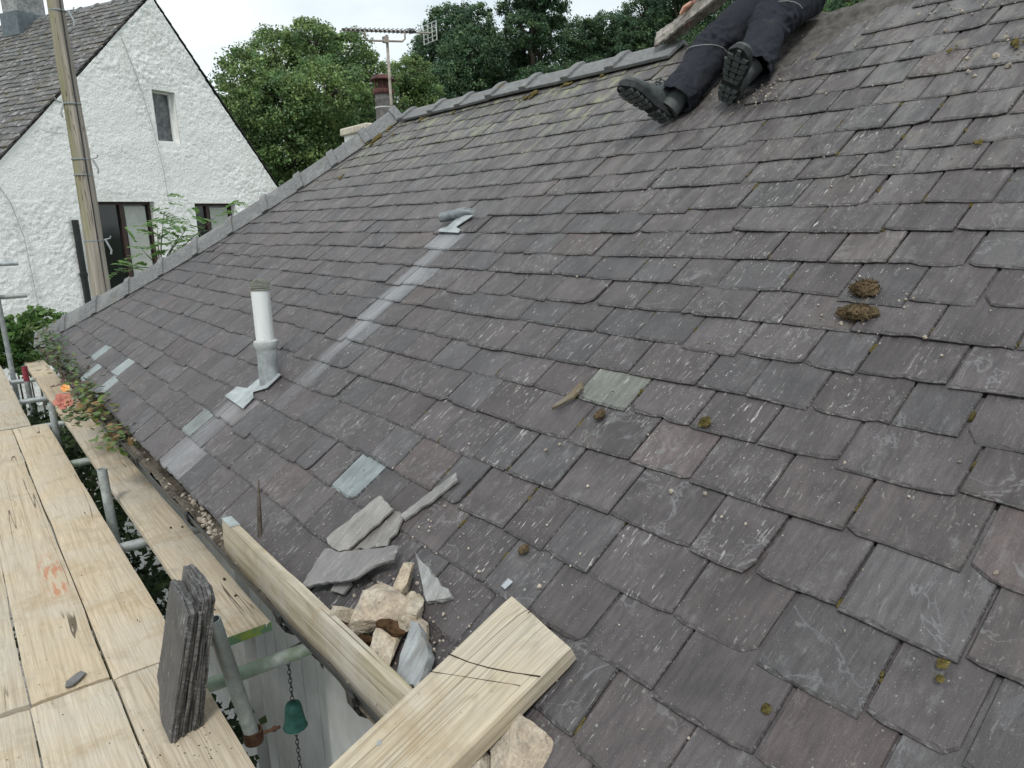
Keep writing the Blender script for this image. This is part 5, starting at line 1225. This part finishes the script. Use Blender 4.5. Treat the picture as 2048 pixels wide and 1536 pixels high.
trouser_leg([hL, mLu, kL, mLl, aL], [.098, .094, .086, .080, .073], 1)
trouser_leg([hR, mRu, kR, mRl, aR], [.094, .088, .080, .075, .069], 2)
for a_, b_ in ((aL+(kL-aL)*.15, RP(2.345, 2.225, .07)), (aR+(kR-aR)*.15, RP(2.435, 1.945, .085))):
    m = MB(); m.tube([a_, b_], [.046, .05], 14); m.build('boot_shaft', m_boot, person, True)
shL = neck+np.array([-.02, .19, -.05]); shR = neck+np.array([-.02, -.19, -.05]); hdL = RP(3.155, 2.535, .185); hdR = RP(2.965, 2.09, .205)
elL = shL*.45+hdL*.55+np.array([-.05, .06, -.05]); elR = shR*.4+hdR*.6+np.array([-.10, -.14, -.02]); wrL = elL*.12+hdL*.88; wrR = elR*.16+hdR*.84
skin('shirt', [pel+np.array([.0, 0, .10]), chest, neck+np.array([0, 0, -.03]), shL, elL, wrL*.85+elL*.15, shR, elR, wrR*.8+elR*.2], [(0, 1), (1, 2), (2, 3), (3, 4), (4, 5), (2, 6), (6, 7), (7, 8)], [.14, .15, .10, .075, .055, .045, .075, .055, .045], m_shirt, person, 2, .012)
hd = neck+np.array([-.03, .02, .17])
skin('body', [chest, neck, neck+np.array([-.005, .0, .07]), hd, hd+np.array([-.01, 0, .09]), shL, elL, wrL, shR, elR, wrR], [(0, 1), (1, 2), (2, 3), (3, 4), (1, 5), (5, 6), (6, 7), (1, 8), (8, 9), (9, 10)], [.10, .055, .055, .085, .07, .05, .038, .028, .05, .038, .028], m_skin, person, 2)
m = MB(); m.lathe(hd+[.01, 0, .0], [(.095, .02), (.100, .06), (.085, .12), (.05, .15), (0, .16)], 16); m.build('hair', simple('brown_hair', (.05, .03, .02), .8, .2), person, True)
m = MB(); m.lathe(hd+[-.088, 0, -.02], [(.016, 0), (.010, .03), (0, .045)], 8, (-.6, 0, -.5)); m.build('nose', m_skin, person, True)
for sy in (-1, 1):
    m = MB(); m.lathe(hd+[-.088, sy*.034, .02], [(0, -.009), (.009, 0), (0, .009)], 8); m.build('eye', m_black, person, True)
    m = MB(); m.lathe(hd+[.0, sy*.088, .0], [(0, -.028), (.016, -.01), (.018, .012), (0, .03)], 8); m.build('ear', m_skin, person, True)
def hand(name, wr, palm_dir, finger_dir, thumb_dir, curl, parent):
    wr = np.asarray(wr, float); f_ = unit(finger_dir); p_ = unit(palm_dir-f_*(palm_dir@f_)); s_ = np.cross(f_, p_); s_ = s_ if s_@thumb_dir > 0 else -s_
    V = [wr, wr+f_*.045, wr+f_*.088]; E = [(0, 1), (1, 2)]; R_ = [(.026, .019), (.038, .018), (.036, .015)]
    o = skin(name, V, E, R_, m_skin, parent, 2)
    m = MB()
    for k, (o_, L) in enumerate(((.030, .068), (.010, .078), (-.010, .073), (-.029, .058))):
        b = wr+f_*.080+s_*o_; a1 = b+f_*L*.45*math.cos(curl*.5)+p_*L*.45*math.sin(curl*.5); a2 = a1+f_*L*.32*math.cos(curl)+p_*L*.32*math.sin(curl); a3 = a2+f_*L*.25*math.cos(curl*1.5)+p_*L*.25*math.sin(curl*1.5)
        m.tube([b-f_*.02, b, a1, a2, a3, a3+(a3-a2)*.12], [.009, .0098, .0092, .0085, .0075, .003], 8)
    b = wr+f_*.03+s_*.03; a1 = b+s_*.028+f_*.022+p_*.008; a2 = a1+f_*.030+s_*.006+p_*.016; m.tube([b-s_*.015, b, a1, a2, a2+f_*.006], [.011, .012, .0105, .009, .003], 8)
    fo = m.build('fingers', m_skin, None, True); under(fo, o); fo.parent = o; fo.matrix_parent_inverse = o.matrix_parent_inverse.inverted() @ Matrix.Identity(4) if False else Matrix.Translation(-Vector(parent.location)).inverted() @ Matrix.Translation(-Vector(parent.location))
    return o
# boots
def boot(name, heel, toe_dir, up_dir, label):
    t_ = unit(toe_dir); u_ = unit(up_dir-t_*(up_dir@t_)); s_ = np.cross(u_, t_); heel = np.asarray(heel, float); LB = .285
    def P(x, y, z): return heel + t_*x*LB + s_*y + u_*z
    st_ = [(-.01, .026, .10), (.04, .037, .15), (.16, .040, .165), (.30, .041, .150), (.42, .042, .112), (.56, .047, .090), (.72, .051, .074), (.86, .046, .064), (.96, .033, .050), (1.0, .018, .036)]
    m = MB(); V = []; n = 10
    for x, wv, hh in st_:
        for k in range(n):
            a = math.pi*k/(n-1); cy = -math.cos(a); cz = math.sin(a)
            V.append(P(x, wv*np.sign(cy)*abs(cy)**.6*(1-.25*cz*min(1, hh/.12)), .024+(hh-.024)*abs(cz)**.7))
    m.add(V, [(i*n+k, (i+1)*n+k, (i+1)*n+(k+1) % n, i*n+(k+1) % n) for i in range(len(st_)-1) for k in range(n)] + [tuple(range(n)), tuple((len(st_)-1)*n+k for k in range(n-1, -1, -1))])
    up_ = m.build(name, m_boot, person, True, sub=1); up_['label'] = label
    so = MB(); V = []; xs = np.linspace(0, 1, 15); half = np.interp(xs, [0, .05, .2, .4, .55, .72, .88, .96, 1], [.02, .036, .041, .036, .043, .052, .045, .03, .012])
    outl = [(x, h) for x, h in zip(xs, half)] + [(x, -h) for x, h in zip(xs[::-1], half[::-1])]
    for z, k_ in ((.028, 1.04), (.004, 1.05)): V += [P(x*1.02-.01, h*k_, z-(.004 if x > .9 else 0)) for x, h in outl]
    N = len(outl); so.add(V, [(k, (k+1) % N, N+(k+1) % N, N+k) for k in range(N)] + [tuple(range(N-1, -1, -1)), tuple(range(N, 2*N))]); sole = so.build('sole', m_sole, None); sole.parent = up_; sole.matrix_parent_inverse = Matrix.Identity(4)
    lug = MB()
    for i, x in enumerate(np.linspace(.06, .95, 10)):
        if .33 < x < .45: continue
        h = float(np.interp(x, xs, half))
        for j, yy in enumerate((-.68, 0, .68) if i % 2 else (-.62, .62, 0)):
            if x > .93 and yy: continue
            c = P(x, yy*h*.95, -.0015); lug.box(c, (.0105, h*.27, .0065), np.stack([unit(t_+s_*(.35 if yy > 0 else -.35 if yy < 0 else 0)), s_, u_], 1))
    lg = tag(lug.build('tread', m_tread, None), kind='stuff'); lg.parent = up_; lg.matrix_parent_inverse = Matrix.Identity(4)
    m = MB(); 
    for k in range(4): x = .34+.06*k; m.tube([P(x, -.03, .13-.014*k*1.3), P(x+.01, 0, .150-.016*k*1.3), P(x, .03, .13-.014*k*1.3)], .0035, 6)
    lc = m.build('laces', m_black, None, True); lc.parent = up_; lc.matrix_parent_inverse = Matrix.Identity(4)
    return up_
m_tread = simple('grey_tread', (.075, .085, .086), .7, .3, .3, 40, .2)
boot('boot', RP(2.325, 2.235, .028), RP(2.22, 2.275, .25)-RP(2.325, 2.235, .028), RT*1.0+RN*.15+RY*.0, 'grey work boot lying on its heel, sole turned to the left')
boot('boot', RP(2.41, 1.985, .03), RP(2.38, 1.83, .22)-RP(2.41, 1.985, .03), RT*1.0+RN*.1, 'grey work boot with its sole towards the viewer')
# knee piping
m_pipe2 = simple('reflective_piping', (.36, .36, .35), .5, .4, .1)
for kn, an, rad in ((kL, aL, .088), (hR*.3+kR*.7, kR*.4+aR*.6, .087)):
    d_ = unit(an-kn); u1 = unit(np.cross(d_, RY)); u1 = u1 if u1@RN > 0 else -u1; u2 = np.cross(d_, u1); c = kn+d_*.05
    m = MB(); m.tube([c+(u1*math.cos(a)+u2*math.sin(a))*rad*1.13+d_*.03*math.cos(2*a) for a in np.linspace(-1.5, 1.5, 13)], .0012, 6); m.build('piping', m_pipe2, person, True)

# ridge tile being lifted, and the hammer
angle_tile('held_ridge_tile', RP(3.10, 2.80, .085), RP(3.16, 2.36, .225), -RT*.7+RN*-.35, np.array([.7, 0, -.55]), .085, None, m_mortar, t=.016, collar=False)
tl = bpy.data.objects['held_ridge_tile']; tag(tl, 'mortar-caked ridge tile being lifted off by the worker', 'ridge tile')
sm3 = tl.modifiers.new('fine', 'SUBSURF'); sm3.subdivision_type = 'SIMPLE'; sm3.levels = 5; sm3.render_levels = 5
for q_, (ns_, st__) in enumerate(((.05, .022), (.014, .010))):
    tx = bpy.data.textures.new('crust%d' % q_, 'CLOUDS'); tx.noise_scale = ns_; dm = tl.modifiers.new('crust%d' % q_, 'DISPLACE'); dm.texture = tx; dm.strength = st__; dm.mid_level = .5; dm.texture_coords = 'LOCAL'
tl.data.materials[0] = simple('mortar_caked_tile', (.29, .27, .24), .9, .15, .35, 30, .7, .01)
hm = MB(); hm.tube([RP(2.96, 2.165, .125), RP(2.98, 2.13, .19), RP(3.0, 2.09, .25)], [.009, .011, .012], 8); hm.build('hammer', simple('hammer_steel', (.18, .15, .12), .6, .4)); tag(bpy.data.objects['hammer'], 'small hammer held against the worker\'s thigh', 'hammer')
h1 = hand('hand', wrL, np.array([0, 0, -1.0]), hdL-wrL+np.array([0, .02, 0]), np.array([-1.0, 0, 0]), .7, person)
h2 = hand('hand', wrR, -RN, hdR-wrR+RY*.03, np.array([0, 1.0, 0]), .9, person)

# mortar strewn on the slates at the top right
r = random.Random(55); spots = []; sizes = []
for _ in range(260):
    spots.append(RP(r.gauss(2.47, .07), r.gauss(.80, .10), .026)); sizes.append(abs(r.gauss(.002, .005))+.0012)
for _ in range(90): spots.append(RP(r.gauss(2.85, .06), r.gauss(1.12, .2), .026)); sizes.append(abs(r.gauss(.0012, .0025))+.001)
for _ in range(60): spots.append(RP(r.gauss(2.45, .06), r.gauss(1.85, .06), .026)); sizes.append(abs(r.gauss(.0015, .003))+.001)
for _ in range(170): spots.append(RP(r.gauss(.02, .07), r.gauss(1.48, .13), .026)); sizes.append(abs(r.gauss(.0015, .003))+.0008)
for _ in range(60): spots.append(RP(r.gauss(1.27, .05), r.gauss(.89, .06), .026)); sizes.append(abs(r.gauss(.001, .002))+.0006)
stuff_scatter('mortar_debris', cottage, m_crumb, spots, sizes, r)
# grit and twigs on the boards
spots = []; sizes = []
for _ in range(60):
    spots.append((r.uniform(-.2, .44), r.uniform(1.7, 4), ZB+.002)); sizes.append(abs(r.gauss(.0012, .0009))+.0005)
for _ in range(90): spots.append((r.gauss(.33, .05), r.gauss(1.95, .09), ZB+.002)); sizes.append(abs(r.gauss(.0016, .001))+.0005)
for _ in range(6): spots.append((r.uniform(.6, .72), r.uniform(2.5, 4), ZB+.008)); sizes.append(r.uniform(.003, .008))
V = []; Fc = []
for p, sz in zip(spots, sizes):
    G, q = stone_geo((1, 1, 1), r, 1, 4, .2); b = len(V); V += (np.asarray(p)+G*sz).tolist(); Fc += [[i+b for i in f] for f in q]
tag(obj('board_grit', mesh('board_grit', V, Fc, simple('dark_grit', (.06, .05, .04), .95, .1, .4, 50, .3))), 'dark grit and crumbs strewn over the boards', 'grit', kind='stuff')
